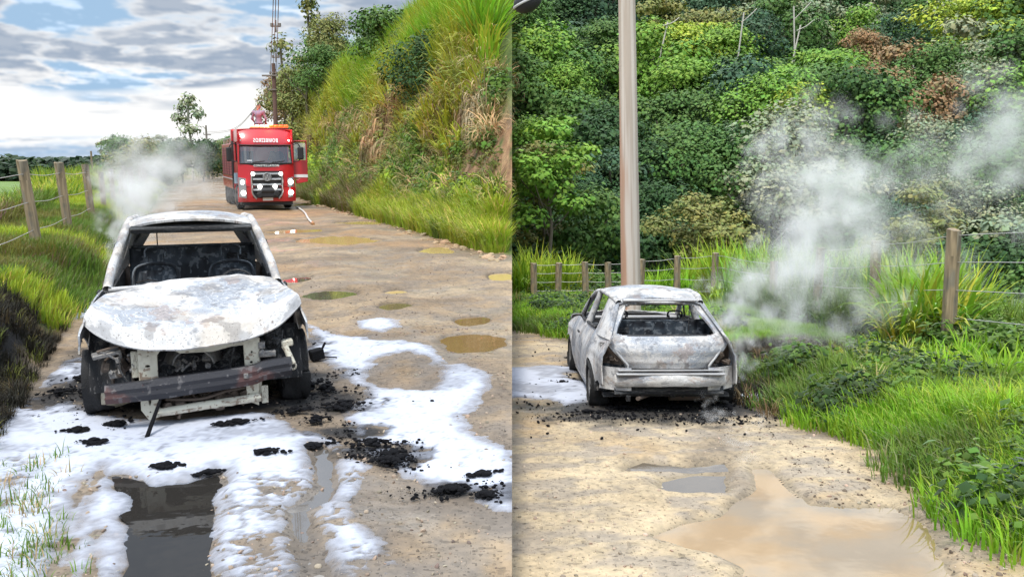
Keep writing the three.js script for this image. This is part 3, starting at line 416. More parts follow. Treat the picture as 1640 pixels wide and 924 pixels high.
  // tail: gate with a window opening, bare bumper bar, lamp hollows
  const tailPt = (s, t) => { // s across, t from the roof edge down
    const Y = [1.375, 1.345, 1.28, 1.15, 1.0, 0.945, 0.86, 0.75, 0.64, 0.56], Z = [-1.2, -1.28, -1.36, -1.54, -1.71, -1.79, -1.87, -1.9, -1.905, -1.88], k = t * 9, i = Math.min(8, Math.floor(k)), f = k - i, y = lerp(Y[i], Y[i + 1], f), hw = lerp(0.465, 0.665, sstep(1.37, 0.95, y)) - 0.2 * sstep(0.9, 0.55, y), q = (s - 0.5) * 2;
    return [q * hw, y + 0.012 * (1 - q * q), lerp(Z[i], Z[i + 1], f) + 0.13 * Math.abs(q) ** 2.3 - 0.014 * Math.exp(-(((y - 0.79) / 0.05) ** 2))]; };
  const gate = part('tailgate', sheet(tailPt, 48, 54, 0.03, 1.1, 0.9, (s, t) => { const q = Math.abs(s - 0.5) * 2, a = (t - 0.335) / 0.2, b = q / 0.84; return Math.abs(a) ** 5 + Math.abs(b) ** 7 > 1; }), ashM2, car);
  part('tailgate_badge', [new THREE.TorusGeometry(0.035, 0.008, 6, 20).translate(0, 0.80, -1.872)], metalG, gate); part('lock_hole', cyl(0.016, 0.02, 0, 0.7, -1.858, 'z', 12), sootM, gate);
  part('gate_lip', [box(0.86, 0.03, 0.1, 0, 1.378, -1.23, -0.25, 0, 0, 0.012)], M1, gate);
  for (const sg of [1, -1]) {
    // hollow left by the tail lamp
    const hollow = part('tail_lamp_hollow', [sheet((s, t) => { const y = lerp(0.6, 0.83, t); return [sg * lerp(0.44 + 0.22 * t, 0.72, s), y, -1.72 + 0.12 * s - 0.03 * Math.sin(s * 6)]; }, 8, 8, 0.01), lumps(41 + sg, 9, [sg * 0.6, 0.7, -1.73], [0.15, 0.15, 0.05], 0.03, 0.09)], rustM, car);
    part('lamp_frame', [tube([[sg * 0.44, 0.57, -1.82], [sg * 0.53, 0.72, -1.80], [sg * 0.64, 0.86, -1.73], [sg * 0.73, 0.86, -1.6], [sg * 0.735, 0.7, -1.62], [sg * 0.72, 0.57, -1.66]], 0.016, 30, 6, true)], M2, hollow);
    part('rear_corner', sheet((s, t) => [sg * lerp(0.42, 0.735, s), lerp(0.3, 0.585, t), -1.89 + 0.2 * s ** 2 + 0.012 * fbm(s * 5, t * 4 + sg, 3)], 12, 8, 0.012, 0.4, 0.3), M1, car);
  }
  part('rear_bumper_bar', [sheet((s, t) => { const q = (s - 0.5) * 2; return [q * 0.6, lerp(0.37, 0.5, t) + 0.01 * fbm(q * 4, 1, 2), -1.955 + 0.08 * q * q - 0.02 * Math.sin(t * Math.PI) + 0.008 * fbm(q * 6, t * 3, 2)]; }, 32, 8, 0.02, 1, 0.2), box(1.18, 0.025, 0.1, 0, 0.515, -1.925, 0, 0, 0, 0.01), box(1.14, 0.02, 0.08, 0, 0.555, -1.905, 0.2, 0, 0, 0.008)], M2, car);
  part('rear_floor_panel', [box(1.2, 0.12, 0.03, 0, 0.30, -1.84, 0.3, 0, 0, 0.01), box(1.1, 0.05, 0.25, 0, 0.24, -1.7), lumps(61, 26, [0, 0.25, -1.8], [1.2, 0.12, 0.1], 0.03, 0.1)], sootM, car);
  part('exhaust', [cyl(0.09, 0.5, -0.3, 0.2, -1.6, 'x', 14), rod([0.1, 0.2, -1.55], [0.35, 0.2, -1.9], 0.025), rod([0, 0.2, -1.5], [0, 0.2, 0.9], 0.03)], rustM, car);
  // body shell inside
  part('floor_pan', [box(1.4, 0.04, 3.0, 0, 0.2, -0.2), box(0.22, 0.16, 1.7, 0, 0.28, 0.1, 0, 0, 0, 0.04), box(1.0, 0.05, 0.9, 0, 0.42, -1.35)], sootM, car);
  part('firewall', [box(1.4, 0.72, 0.03, 0, 0.54, 0.88), box(1.3, 0.22, 0.3, 0, 0.72, 0.72, 0, 0, 0, 0.04)], sootM, car);
  part('dashboard_beam', [rod([-0.68, 0.8, 0.6], [0.68, 0.8, 0.6], 0.03), lumps(5, 22, [0, 0.74, 0.58], [1.1, 0.16, 0.2], 0.03, 0.14)], sootM, car);
  const wheelT = part('steering_wheel', [new THREE.TorusGeometry(0.165, 0.011, 6, 28).rotateX(-0.45).translate(0.36, 0.84, 0.38), rod([0.36, 0.84, 0.38], [0.36, 0.74, 0.66], 0.022)], sootM, car);
  for (const sx of [0.345, -0.345]) {
    const lean = -0.32, y0 = 0.43, z0 = -0.2, pt = (x, h) => [sx + x, y0 + h * Math.cos(lean), z0 + h * Math.sin(lean)];
    const seat = part('seat_frame', [tube([pt(-0.23, 0), pt(-0.2, 0.3), pt(-0.17, 0.56), pt(0.17, 0.56), pt(0.2, 0.3), pt(0.23, 0)], 0.018, 40, 7), rod(pt(-0.19, 0.4), pt(0.19, 0.4), 0.011), rod(pt(-0.2, 0.2), pt(0.2, 0.2), 0.008), rod(pt(-0.07, 0.56), pt(-0.07, 0.68), 0.008), rod(pt(0.07, 0.56), pt(0.07, 0.68), 0.008), tube([pt(-0.09, 0.66), pt(-0.08, 0.74), pt(0.08, 0.74), pt(0.09, 0.66)], 0.012, 16, 6), box(0.48, 0.06, 0.5, sx, 0.4, 0.06, 0, 0, 0, 0.02)], sootBlue, car);
    part('seat_back_panel', sheet((s, t) => { const p = pt((s - 0.5) * 0.37, 0.03 + t * 0.5); p[2] -= 0.02 + 0.01 * Math.sin(s * 40); return p; }, 24, 8, 0.008, 0.4, 0.5), sootBlue, seat);
    pieces('seat_spring', Array.from({ length: 5 }, (_, i) => tube([pt(-0.18, 0.1 + i * 0.08), pt(-0.06, 0.12 + i * 0.08), pt(0.06, 0.09 + i * 0.08), pt(0.18, 0.11 + i * 0.08)], 0.004, 10, 4)), rustM, seat);
  }
  part('rear_seat_back', [sheet((s, t) => [(s - 0.5) * 1.24, lerp(0.42, 1.08, t), -0.98 - 0.16 * t + 0.014 * Math.sin(s * 62)], 60, 6, 0.02, 1.2, 0.5), box(1.24, 0.04, 0.5, 0, 0.42, -0.75), rod([-0.6, 1.09, -1.14], [0.6, 1.09, -1.14], 0.018)], sootBlue, car);
  part('parcel_shelf_bar', [box(1.2, 0.1, 0.05, 0, 0.9, -1.5, 0, 0, 0, 0.015), box(0.2, 0.09, 0.12, 0.44, 0.96, -1.12, 0, 0, 0, 0.02), rod([-0.35, 0.96, -1.2], [-0.35, 1.33, -1.22], 0.006)], sootM, car);
  // nose: radiator frame, bumper beam, engine
  part('engine', [box(0.6, 0.36, 0.4, -0.05, 0.46, 1.25, 0, 0, 0.05, 0.05), cyl(0.1, 0.4, 0.3, 0.52, 1.3, 'x', 14), lumps(9, 70, [0, 0.5, 1.35], [1.15, 0.36, 0.55], 0.03, 0.14)], sootM, car);
  part('air_intake_box', [sheet((s, t) => { const a = s * Math.PI; return [-0.02 + 0.26 * (s - 0.5) * (1.6 - t * 0.5) - 0.02, 0.44 + 0.17 * Math.sin(a) ** 0.6 * (1 - 0.25 * t) + 0.02 * fbm(s * 4, t * 3, 2), 1.5 + 0.18 * t]; }, 18, 8, 0.012, 0.5, 0.3), lumps(19, 10, [-0.03, 0.44, 1.6], [0.3, 0.06, 0.1], 0.03, 0.08)], metalG, car);
  for (const [sx, sd] of [[-0.53, 21], [0.5, 22]]) part('lamp_bay_wreckage', [lumps(sd, 46, [sx, 0.5, 1.55], [0.3, 0.3, 0.3], 0.025, 0.1)], sd === 21 ? rustM : sootM, car);
  part('lamp_bay_wreckage', lumps(33, 22, [-0.5, 0.5, 1.66], [0.26, 0.22, 0.1], 0.02, 0.07), metalG, car);
  const frame = part('radiator_frame', holedPlate([[-0.42, 0.625], [-0.42, 0.14], [-0.37, 0.06], [-0.30, 0.08], [-0.295, 0.55], [-0.27, 0.585], [-0.19, 0.59], [-0.13, 0.555], [0.1, 0.55], [0.24, 0.58], [0.33, 0.585], [0.34, 0.14], [0.42, 0.1], [0.445, 0.62], [0.40, 0.655], [0.1, 0.635], [-0.15, 0.625]], [[-0.36, 0.47, 0.02, 0.013], [-0.355, 0.55, 0.008, 0.008], [-0.375, 0.40, 0.008, 0.008], [-0.36, 0.2, 0.012, 0.03], [-0.395, 0.23, 0.008, 0.008], [-0.36, 0.12, 0.01, 0.008], [0.0, 0.595, 0.009, 0.009], [0.235, 0.615, 0.075, 0.011], [-0.1, 0.595, 0.03, 0.008], [0.385, 0.52, 0.012, 0.014], [0.38, 0.44, 0.014, 0.014], [0.385, 0.36, 0.008, 0.008], [0.385, 0.22, 0.009, 0.009], [0.385, 0.29, 0.008, 0.008]], 0.04).translate(0, 0, 1.70), creamM, car);
  pieces('frame_flange', [box(0.03, 0.42, 0.1, 0.435, 0.36, 1.68, 0, 0, 0.03, 0.006), box(0.06, 0.2, 0.05, -0.445, 0.48, 1.68, 0, 0, 0, 0.006), box(0.05, 0.14, 0.02, 0.47, 0.18, 1.74, 0, 0, 0, 0.004)], creamM, frame);
  part('lower_bar', [sheet((s, t) => { const a = t * Math.PI * 2; return [lerp(-0.31, 0.44, s), 0.115 + 0.05 * s + 0.034 * Math.sin(a) + 0.004 * fbm(s * 20, t, 2), 1.76 + 0.03 * Math.cos(a)]; }, 40, 12, 0, 1, 0.3), box(0.72, 0.012, 0.14, 0.05, 0.13, 1.7, 0, 0, 0.06)], creamM, frame);
  part('melted_core', [lumps(51, 60, [0.06, 0.17, 1.66], [0.62, 0.08, 0.14], 0.02, 0.09), tube([[-0.25, 0.2, 1.72], [0, 0.19, 1.75], [0.2, 0.23, 1.73], [0.33, 0.24, 1.72]], 0.012, 20, 5)], rustM, frame);
  // bumper beam, tilted: a folded channel
  const flatN = (g) => { g.deleteAttribute('normal'); g.computeVertexNormals(); return g; };
  const beam = part('bumper_beam', [flatN(sheet((s, t) => { const q = (s - 0.5) * 2, prof = [[0.062, -0.05], [0.066, 0.0], [0.03, 0.012], [0.0, 0.006], [-0.03, 0.012], [-0.066, 0.0], [-0.062, -0.05]], k = t * 6, i = Math.min(5, Math.floor(k)), f = k - i, py = lerp(prof[i][0], prof[i + 1][0], f), pz = lerp(prof[i][1], prof[i + 1][1], f), step = sstep(0.56, 0.68, q) * 0.035; return [q * 0.665 + 0.01, 0.335 + 0.045 * q + step * 0.6 + py * (1 - 0.12 * q * q) + 0.006 * fbm(q * 5, t, 2), 1.845 - 0.05 * q * q + pz]; }, 30, 6, 0.012, 1.3, 0.2)), box(0.08, 0.1, 0.14, -0.36, 0.32, 1.775), box(0.08, 0.1, 0.14, 0.38, 0.36, 1.775)], beamM, car);
  pieces('beam_slot', [[-0.28, 0.325], [-0.02, 0.34], [0.21, 0.355], [0.24, 0.35]].map(([x, y]) => box(0.055, 0.032, 0.012, x, y, 1.856 - 0.05 * (x / 0.66) ** 2, 0, 0, 0.06, 0.004)), std([0.008, 0.008, 0.009], 0.95), beam);
  pieces('beam_clip', [box(0.035, 0.04, 0.014, 0.33, 0.365, 1.857, 0, 0, 0, 0.004)], metalG, beam);
  pieces('lamp_bracket', [box(0.2, 0.035, 0.09, -0.64, 0.57, 1.66, 0.1, 0.2, 0.12, 0.012), box(0.13, 0.05, 0.04, 0.5, 0.5, 1.74, 0, 0, 0, 0.008), cyl(0.02, 0.03, 0.46, 0.52, 1.76, 'z', 12), box(0.05, 0.05, 0.05, 0.46, 0.57, 1.73)], metalG, car);
  part('lamp_bracket', [box(0.09, 0.05, 0.09, 0.66, 0.56, 1.66, 0, 0, 0.1, 0.012), rod([0.64, 0.55, 1.7], [0.69, 0.4, 1.74], 0.022, 0.03, 8), new THREE.TorusGeometry(0.024, 0.009, 6, 14).translate(0.69, 0.385, 1.745), rod([0.62, 0.54, 1.69], [0.69, 0.41, 1.75], 0.01)], creamM, car);
  pieces('hanging_cable', [tube([[0.2, 0.3, 1.7], [0.24, 0.5, 1.71], [0.27, 0.58, 1.7]], 0.01, 10, 5), tube([[-0.6, 0.6, 1.6], [-0.55, 0.45, 1.72], [-0.5, 0.36, 1.74]], 0.009, 12, 5)], sootM, car);
  return car;
}
const [fcx, fcz] = [Math.sin(-20.15 * Math.PI / 180), -Math.cos(20.15 * Math.PI / 180)];
const FRONT_R = 8.62;
const burntFront = makeBurntCar('burnt out white hatchback seen from its open nose, standing in foam', false);
burntFront.position.set(fcx * FRONT_R, 0.0, fcz * FRONT_R); burntFront.rotation.y = 20.1 * Math.PI / 180;
const burntRear = makeBurntCar('burnt out hatchback seen from behind with open tailgate window', true);
burntRear.rotation.order = 'YXZ'; burntRear.scale.set(1, 0.87, 1); burntRear.position.set(1.69, SR * -11.1, -11.1); burntRear.rotation.y = Math.PI + 0.015; burntRear.rotation.x = Math.atan(SR);
// ---------- fire engine ----------
const redM = new THREE.MeshPhysicalMaterial({ color: new THREE.Color().setRGB(0.50, 0.012, 0.02), roughness: 0.38, clearcoat: 0.7, clearcoatRoughness: 0.15, side: THREE.DoubleSide });
const blackM = std([0.02, 0.02, 0.022], 0.6), rubberM = std([0.025, 0.025, 0.027], 0.9), chromeM = std([0.55, 0.55, 0.56], 0.3, 0.8), greyM = std([0.32, 0.33, 0.34], 0.5, 0.3), whiteM = std([0.78, 0.78, 0.78], 0.5, 0, { side: THREE.DoubleSide }), glassM = new THREE.MeshPhysicalMaterial({ color: 0xffffff, roughness: 0.02, transmission: 1, thickness: 0, ior: 2.4 });
const lampM = new THREE.MeshStandardMaterial({ color: 0xffffff, emissive: new THREE.Color(1, 0.97, 0.9), emissiveIntensity: 7, roughness: 0.3 }), beaconM = new THREE.MeshStandardMaterial({ color: new THREE.Color().setRGB(0.8, 0.12, 0.02), emissive: new THREE.Color(1, 0.04, 0.006), emissiveIntensity: 3.2, roughness: 0.4 }), beaconHot = new THREE.MeshStandardMaterial({ color: 0xffffff, emissive: new THREE.Color(1, 0.15, 0.015), emissiveIntensity: 3.6, roughness: 0.4 });
const shutM = std([0.2, 0.02, 0.025], 0.5, 0.2);
const font = await new FontLoader().loadAsync('fonts/droid/droid_sans_bold.typeface.json');
function words(t, size, depth, w, mirror) { let g = new TextGeometry(t, { font, size, depth, curveSegments: 3, bevelEnabled: false }); if (g.index) g = g.toNonIndexed(); g.computeBoundingBox(); const b = g.boundingBox; g.translate(-(b.max.x + b.min.x) / 2, -(b.max.y + b.min.y) / 2, 0); g.scale(w / (b.max.x - b.min.x), 1, 1); if (mirror) { for (const k of ['position', 'normal', 'uv']) { const a = g.attributes[k]; for (let i = 0; i < a.count; i += 3) { for (let c = 0; c < a.itemSize; c++) { const t = a.array[(i + 1) * a.itemSize + c]; a.array[(i + 1) * a.itemSize + c] = a.array[(i + 2) * a.itemSize + c]; a.array[(i + 2) * a.itemSize + c] = t; } } if (k !== 'uv') for (let i = 0; i < a.count; i++) a.setX(i, -a.getX(i)); } } return g; }
const truckPos = onL(429, 337), TR = 22 * Math.PI / 180;
const truck = thing('fire_truck', 'red fire truck with lit headlights and orange roof beacons facing the car', 'fire truck', [truckPos[0], hL(...truckPos) + 0.0, truckPos[1]], TR);
truck.scale.set(0.91, 0.95, 0.95);
{
  const W = 1.16, zF = 0;
  const front = (s, t) => { const q = (s - 0.5) * 2, y = lerp(0.95, 1.86, t); return [q * W * (1 - 0.015 * t), y, zF - 0.13 * Math.abs(q) ** 4 - 0.05 * t]; };
  const cab = part('cab_body', [sheet(front, 24, 10, 0.04), // nose
    sheet((s, t) => { const q = (s - 0.5) * 2, y = lerp(2.60, 3.24, t); return [q * W * (0.985 - 0.05 * t ** 2), y, -0.10 - 0.13 * Math.abs(q) ** 4 - 0.36 * t ** 1.6]; }, 24, 10, 0.04), // visor panel
    sheet((s, t) => [(s - 0.5) * 2 * W * 0.935, 3.24 + 0.04 * Math.sin(Math.PI * s), lerp(-0.46, -2.0, t)], 12, 6, 0.04), // roof
    box(0.1, 0.76, 0.14, -W + 0.07, 2.24, -0.2, 0, 0, 0, 0.03), box(0.1, 0.76, 0.14, W - 0.07, 2.24, -0.2, 0, 0, 0, 0.03), // windscreen posts
    box(0.06, 2.2, 0.5, -W + 0.05, 2.1, -1.75, 0, 0, 0, 0.02), box(0.06, 2.2, 0.5, W - 0.05, 2.1, -1.75, 0, 0, 0, 0.02), box(0.06, 0.5, 1.9, -W + 0.05, 2.98, -1.0, 0, 0, 0, 0.02), box(0.06, 0.5, 1.9, W - 0.05, 2.98, -1.0, 0, 0, 0, 0.02), box(0.05, 0.9, 1.3, -W + 0.04, 1.5, -0.85, 0, 0, 0, 0.02), box(2.26, 2.1, 0.06, 0, 2.1, -1.98)], redM, truck);
  part('visor_lettering', words('BOMBEIROS', 0.17, 0.012, 1.0, true).rotateX(-0.4).translate(0.02, 2.79, -0.128), whiteM, cab);
  for (const sx of [-1, 1]) part('marker_lamp', cyl(0.035, 0.05, sx * 0.98, 2.79, -0.24, 'z', 12), sx > 0 ? lampM : whiteM, cab);
  const ws = part('windscreen', sheet((s, t) => { const q = (s - 0.5) * 2; return [q * (W - 0.12), lerp(1.9, 2.6, t), -0.04 - 0.05 * Math.abs(q) ** 4 - 0.16 * t]; }, 16, 6), glassM, truck);
  part('windscreen_seal', [tube([[-W + 0.1, 1.88, -0.12], [0, 1.88, -0.06], [W - 0.1, 1.88, -0.12]], 0.03, 20, 6), tube([[-W + 0.1, 2.6, -0.16], [0, 2.6, -0.1], [W - 0.1, 2.6, -0.16]], 0.03, 20, 6), rod([-W + 0.11, 1.88, -0.13], [-W + 0.11, 2.6, -0.17], 0.028), rod([W - 0.11, 1.88, -0.13], [W - 0.11, 2.6, -0.17], 0.028)], blackM, ws);
  for (const x of [-0.55, 0.25]) part('wiper', rod([x, 1.92, -0.02], [x + 0.5, 1.97, -0.02], 0.012), blackM, ws);
  part('paper_slip', box(0.2, 0.055, 0.005, -0.66, 1.99, -0.15), whiteM, ws);
  part('name_strip', [sheet((s, t) => { const q = (s - 0.5) * 2; return [q * lerp(0.62, 1.06, t), lerp(1.73, 1.87, t), 0.004 - 0.13 * Math.abs(q * 0.9) ** 4 - 0.05 + 0.012]; }, 16, 3, 0.02)], blackM, truck);
  part('strip_lettering', words('CONSTELLATION', 0.085, 0.01, 1.04).translate(0.0, 1.79, -0.024), whiteM, truck);
  part('interior', [box(2.1, 0.5, 0.5, 0, 1.66, -0.45), box(2.1, 0.3, 1.4, 0, 1.2, -1.2)], blackM, truck);
  for (const x of [-0.6, 0.6]) part('cab_seat', [box(0.5, 0.75, 0.16, x, 2.0, -1.5, -0.1, 0, 0, 0.05), box(0.5, 0.16, 0.5, x, 1.6, -1.25, 0, 0, 0, 0.05)], blackM, truck);
  // grille
  const gr = part('grille', sheet((s, t) => { const q = (s - 0.5) * 2; return [q * (0.64 - 0.12 * (1 - t) ** 3), lerp(0.46, 1.57, t), 0.008 - 0.02 * q * q]; }, 14, 14, 0.04), blackM, truck);
  for (let i = 0; i < 4; i++) part('grille_bar', box(1.16, 0.075, 0.05, 0, 1.46 - i * 0.215, 0.03, -0.3, 0, 0, 0.015), greyM, gr);
  part('grille_surround', [tube([[-0.62, 1.56, 0.02], [-0.63, 1.1, 0.02], [-0.6, 0.65, 0.02], [-0.45, 0.46, 0.02]], 0.035, 20, 7), tube([[0.62, 1.56, 0.02], [0.63, 1.1, 0.02], [0.6, 0.65, 0.02], [0.45, 0.46, 0.02]], 0.035, 20, 7)], chromeM, gr);
  const em = part('emblem', [new THREE.TorusGeometry(0.155, 0.022, 8, 30), cyl(0.15, 0.02, 0, 0, -0.02, 'z', 28)].map((g) => g.translate(0, 1.34, 0.085)), greyM, gr);
  const stroke = (x0, y0, x1, y1) => rod([x0, 1.34 + y0, 0.1], [x1, 1.34 + y1, 0.1], 0.016, 0.016, 6);
  part('emblem_letters', [stroke(-0.06, 0.13, 0, 0.015), stroke(0.06, 0.13, 0, 0.015), stroke(-0.115, 0.075, -0.055, -0.115), stroke(-0.055, -0.115, 0, 0.0), stroke(0, 0.0, 0.055, -0.115), stroke(0.055, -0.115, 0.115, 0.075)], chromeM, em);
  for (const sx of [-1, 1]) { part('corner_lamp', [new THREE.SphereGeometry(0.075, 14, 10).scale(1, 1, 0.5).translate(sx * 0.57, 1.46, 0.07)], lampM, truck); part('fog_lamp', new THREE.SphereGeometry(0.085, 14, 10).scale(1, 1, 0.5).translate(sx * 0.31, 0.95, 0.1), lampM, truck);
    const hs = part('headlight_housing', sheet((s, t) => [sx * (0.86 + 0.26 * s), lerp(0.52, 1.3, t) + 0.05 * (s - 0.5), 0.012 - 0.12 * s ** 2], 8, 12, 0.05), greyM, truck);
    part('headlight', new THREE.SphereGeometry(0.105, 18, 12).scale(1, 1, 0.45).translate(sx * 0.975, 1.13, 0.015), lampM, hs); part('headlight', new THREE.SphereGeometry(0.1, 18, 12).scale(1, 1, 0.45).translate(sx * 0.975, 0.7, 0.045), lampM, hs);
  }
  part('bumper', sheet((s, t) => { const q = (s - 0.5) * 2, y = lerp(0.34, 0.93, t); return [q * (W + 0.03), y, 0.05 - 0.16 * Math.abs(q) ** 5 - 0.06 * (1 - t) ** 2]; }, 24, 8, 0.05, 1, 1, (s, t) => Math.abs(s - 0.5) > 0.245 || t < 0.2), redM, truck);
  part('winch', [box(0.84, 0.3, 0.24, 0, 0.66, 0.1, 0, 0, 0, 0.05), cyl(0.13, 0.5, 0, 0.78, 0.12, 'x', 16), box(0.2, 0.2, 0.2, -0.34, 0.62, 0.16, 0, 0, 0.4, 0.03), box(0.2, 0.2, 0.2, 0.34, 0.66, 0.16, 0, 0, -0.4, 0.03)], blackM, truck);
  const plate = part('number_plate', box(0.42, 0.13, 0.015, 0, 0.45, 0.085, 0, 0, 0, 0.005), whiteM, truck);
  part('underbody', [box(2.1, 0.25, 1.4, 0, 0.32, -0.8), cyl(0.06, 2.0, 0, 0.45, -1.35, 'x', 12), box(0.7, 0.35, 8, 0, 0.55, -4.2), cyl(0.09, 0.2, 0.45, 0.4, -0.4, 'z', 12)], blackM, truck);
  // the open door on the driver's side, and mirrors
  const door = part('open_door', [box(0.62, 0.62, 0.06, 1.45, 1.56, -0.34, 0, -0.12, 0, 0.02), box(0.62, 0.05, 0.06, 1.45, 2.78, -0.34, 0, -0.12, 0, 0.015), box(0.06, 0.95, 0.06, 1.73, 2.32, -0.37, 0, -0.12, 0, 0.015), box(0.06, 0.95, 0.06, 1.17, 2.32, -0.31, 0, -0.12, 0, 0.015), box(0.62, 0.16, 0.06, 1.45, 1.92, -0.34, 0, -0.12, 0, 0.015), box(0.5, 0.18, 0.06, 1.5, 1.17, -0.34, 0, -0.12, 0.18, 0.02)], redM, truck);
  part('door_stripe', [box(0.6, 0.12, 0.012, 1.45, 1.36, -0.302, 0, -0.12, 0)], whiteM, door); part('door_emblem', box(0.15, 0.09, 0.012, 1.66, 1.36, -0.318, 0, -0.12, 0), redM, door); part('door_window', box(0.5, 0.68, 0.006, 1.45, 2.36, -0.34, 0, -0.12, 0), glassM, door);
  const mir = part('mirror', box(0.24, 0.52, 0.14, 1.45, 2.28, -0.08, 0, 0, 0, 0.06), blackM, truck); part('mirror_arm', [tube([[1.1, 2.62, -0.2], [1.35, 2.66, -0.1], [1.45, 2.5, -0.08]], 0.02, 10, 6), tube([[1.1, 1.95, -0.2], [1.35, 1.98, -0.1], [1.45, 2.1, -0.08]], 0.02, 10, 6)], blackM, mir);
  const mir2 = part('mirror', box(0.2, 0.56, 0.14, -1.47, 2.24, -0.2, 0, 0.2, 0, 0.06), blackM, truck); part('mirror_arm', [tube([[-1.1, 2.62, -0.2], [-1.35, 2.66, -0.15], [-1.46, 2.5, -0.18]], 0.02, 10, 6), tube([[-1.1, 1.95, -0.2], [-1.35, 1.98, -0.15], [-1.46, 2.05, -0.18]], 0.02, 10, 6)], blackM, mir2);
  // wheels
  for (const sx of [-1, 1]) for (const z of [-1.35, -5.9, -7.2]) { const wh = part('wheel', [cyl(0.28, 0.2, sx * 0.98, 0.5, z, 'x', 24), cyl(0.1, 0.26, sx * 0.99, 0.5, z, 'x', 12)], greyM, truck); part('tyre', sheet((s, t) => { const a = s * 6.2832, p = [[0.27, -0.14], [0.44, -0.15], [0.5, -0.11], [0.5, 0.11], [0.44, 0.15], [0.27, 0.14]], k = t * 5, i = Math.min(4, Math.floor(k)), f = k - i, rr = lerp(p[i][0], p[i + 1][0], f) + (k > 2 && k < 3 ? 0.008 * Math.sin(s * 220) : 0); return [sx * 1.0 + lerp(p[i][1], p[i + 1][1], f), 0.5 + rr * Math.sin(a), z + rr * Math.cos(a)]; }, 64, 10), rubberM, wh); }
  // body with roller lockers
  const body = part('equipment_body', [box(2.36, 1.95, 5.9, 0, 1.75, -5.3, 0, 0, 0, 0.04), box(2.3, 0.5, 0.35, 0, 2.9, -2.45, 0, 0, 0, 0.04), box(0.5, 0.66, 0.5, -0.95, 2.95, -2.4, 0, 0, 0, 0.04)], redM, truck);
  for (const sx of [-1, 1]) { for (let i = 0; i < 4; i++) { const z = -3.1 - i * 1.4, rl = part('roller_shutter', box(0.03, 1.2, 1.2, sx * 1.185, 1.95, z, 0, 0, 0, 0.008), blackM, body); for (let k = 0; k < 10; k++) part('slat', box(0.02, 0.1, 1.16, sx * 1.2, 1.43 + k * 0.116, z, 0, 0, sx * 0.08, 0.006), shutM, rl); } part('side_rail', [rod([sx * 1.2, 1.2, -2.4], [sx * 1.2, 1.2, -8.2], 0.025), rod([sx * 1.1, 2.95, -2.6], [sx * 1.1, 2.95, -8.0], 0.02)], chromeM, body); }
  for (let i = 0; i < 7; i++) part('rail_post', [rod([-1.1, 2.7, -2.6 - i * 0.9], [-1.1, 2.95, -2.6 - i * 0.9], 0.016), rod([1.1, 2.7, -2.6 - i * 0.9], [1.1, 2.95, -2.6 - i * 0.9], 0.016)], chromeM, body);
  part('air_intake', [cyl(0.09, 1.4, -1.12, 2.1, -2.1, 'y', 14), box(0.16, 0.4, 0.3, -1.1, 1.25, -1.95, 0, 0, 0, 0.04)], blackM, truck); part('blue_tank', cyl(0.13, 0.42, -1.14, 1.28, -0.62, 'y', 16), std([0.3, 0.42, 0.5], 0.5), truck); part('step_ladder', [rod([-1.2, 0.5, -1.95], [-1.2, 2.4, -1.95], 0.018), rod([-1.2, 0.5, -2.2], [-1.2, 2.4, -2.2], 0.018)], blackM, truck);
  // beacon bar on the roof
  const bar = part('beacon_bar', [box(1.62, 0.05, 0.3, 0.27, 3.29, -0.75, 0, 0, 0, 0.02)], blackM, truck);
  for (let i = 0; i < 8; i++) part('beacon', box(0.17, 0.11, 0.24, -0.44 + i * 0.2, 3.37, -0.75, 0, 0, 0, 0.04), i < 4 ? beaconHot : beaconM, bar);
  const red = new THREE.PointLight(new THREE.Color(1, 0.12, 0.05), 12); red.position.set(0.27, 3.62, -0.62); red.castShadow = true; red.name = 'beacon_glow'; truck.add(red);
}
{ // hose along the road
  const a = onL(474, 333), b = onL(504, 358), pts = []; for (let i = 0; i <= 8; i++) { const t = i / 8, x = lerp(a[0], b[0], t) + 0.08 * Math.sin(t * 5), z = lerp(a[1], b[1], t); pts.push([x, hL(x, z) + 0.045, z]); }
  const h = thing('fire_hose', 'pale fire hose lying on the road before the truck', 'hose'); part('hose_line', tube(pts, 0.033, 40, 8), std([0.5, 0.48, 0.45], 0.7), h); const e = pts[8], d = pts[7]; part('nozzle', rod(e, [e[0] + (e[0] - d[0]) * 0.35, e[1], e[2] + (e[2] - d[2]) * 0.35], 0.06, 0.04, 10), std([0.4, 0.2, 0.08], 0.5, 0.4), h);
}
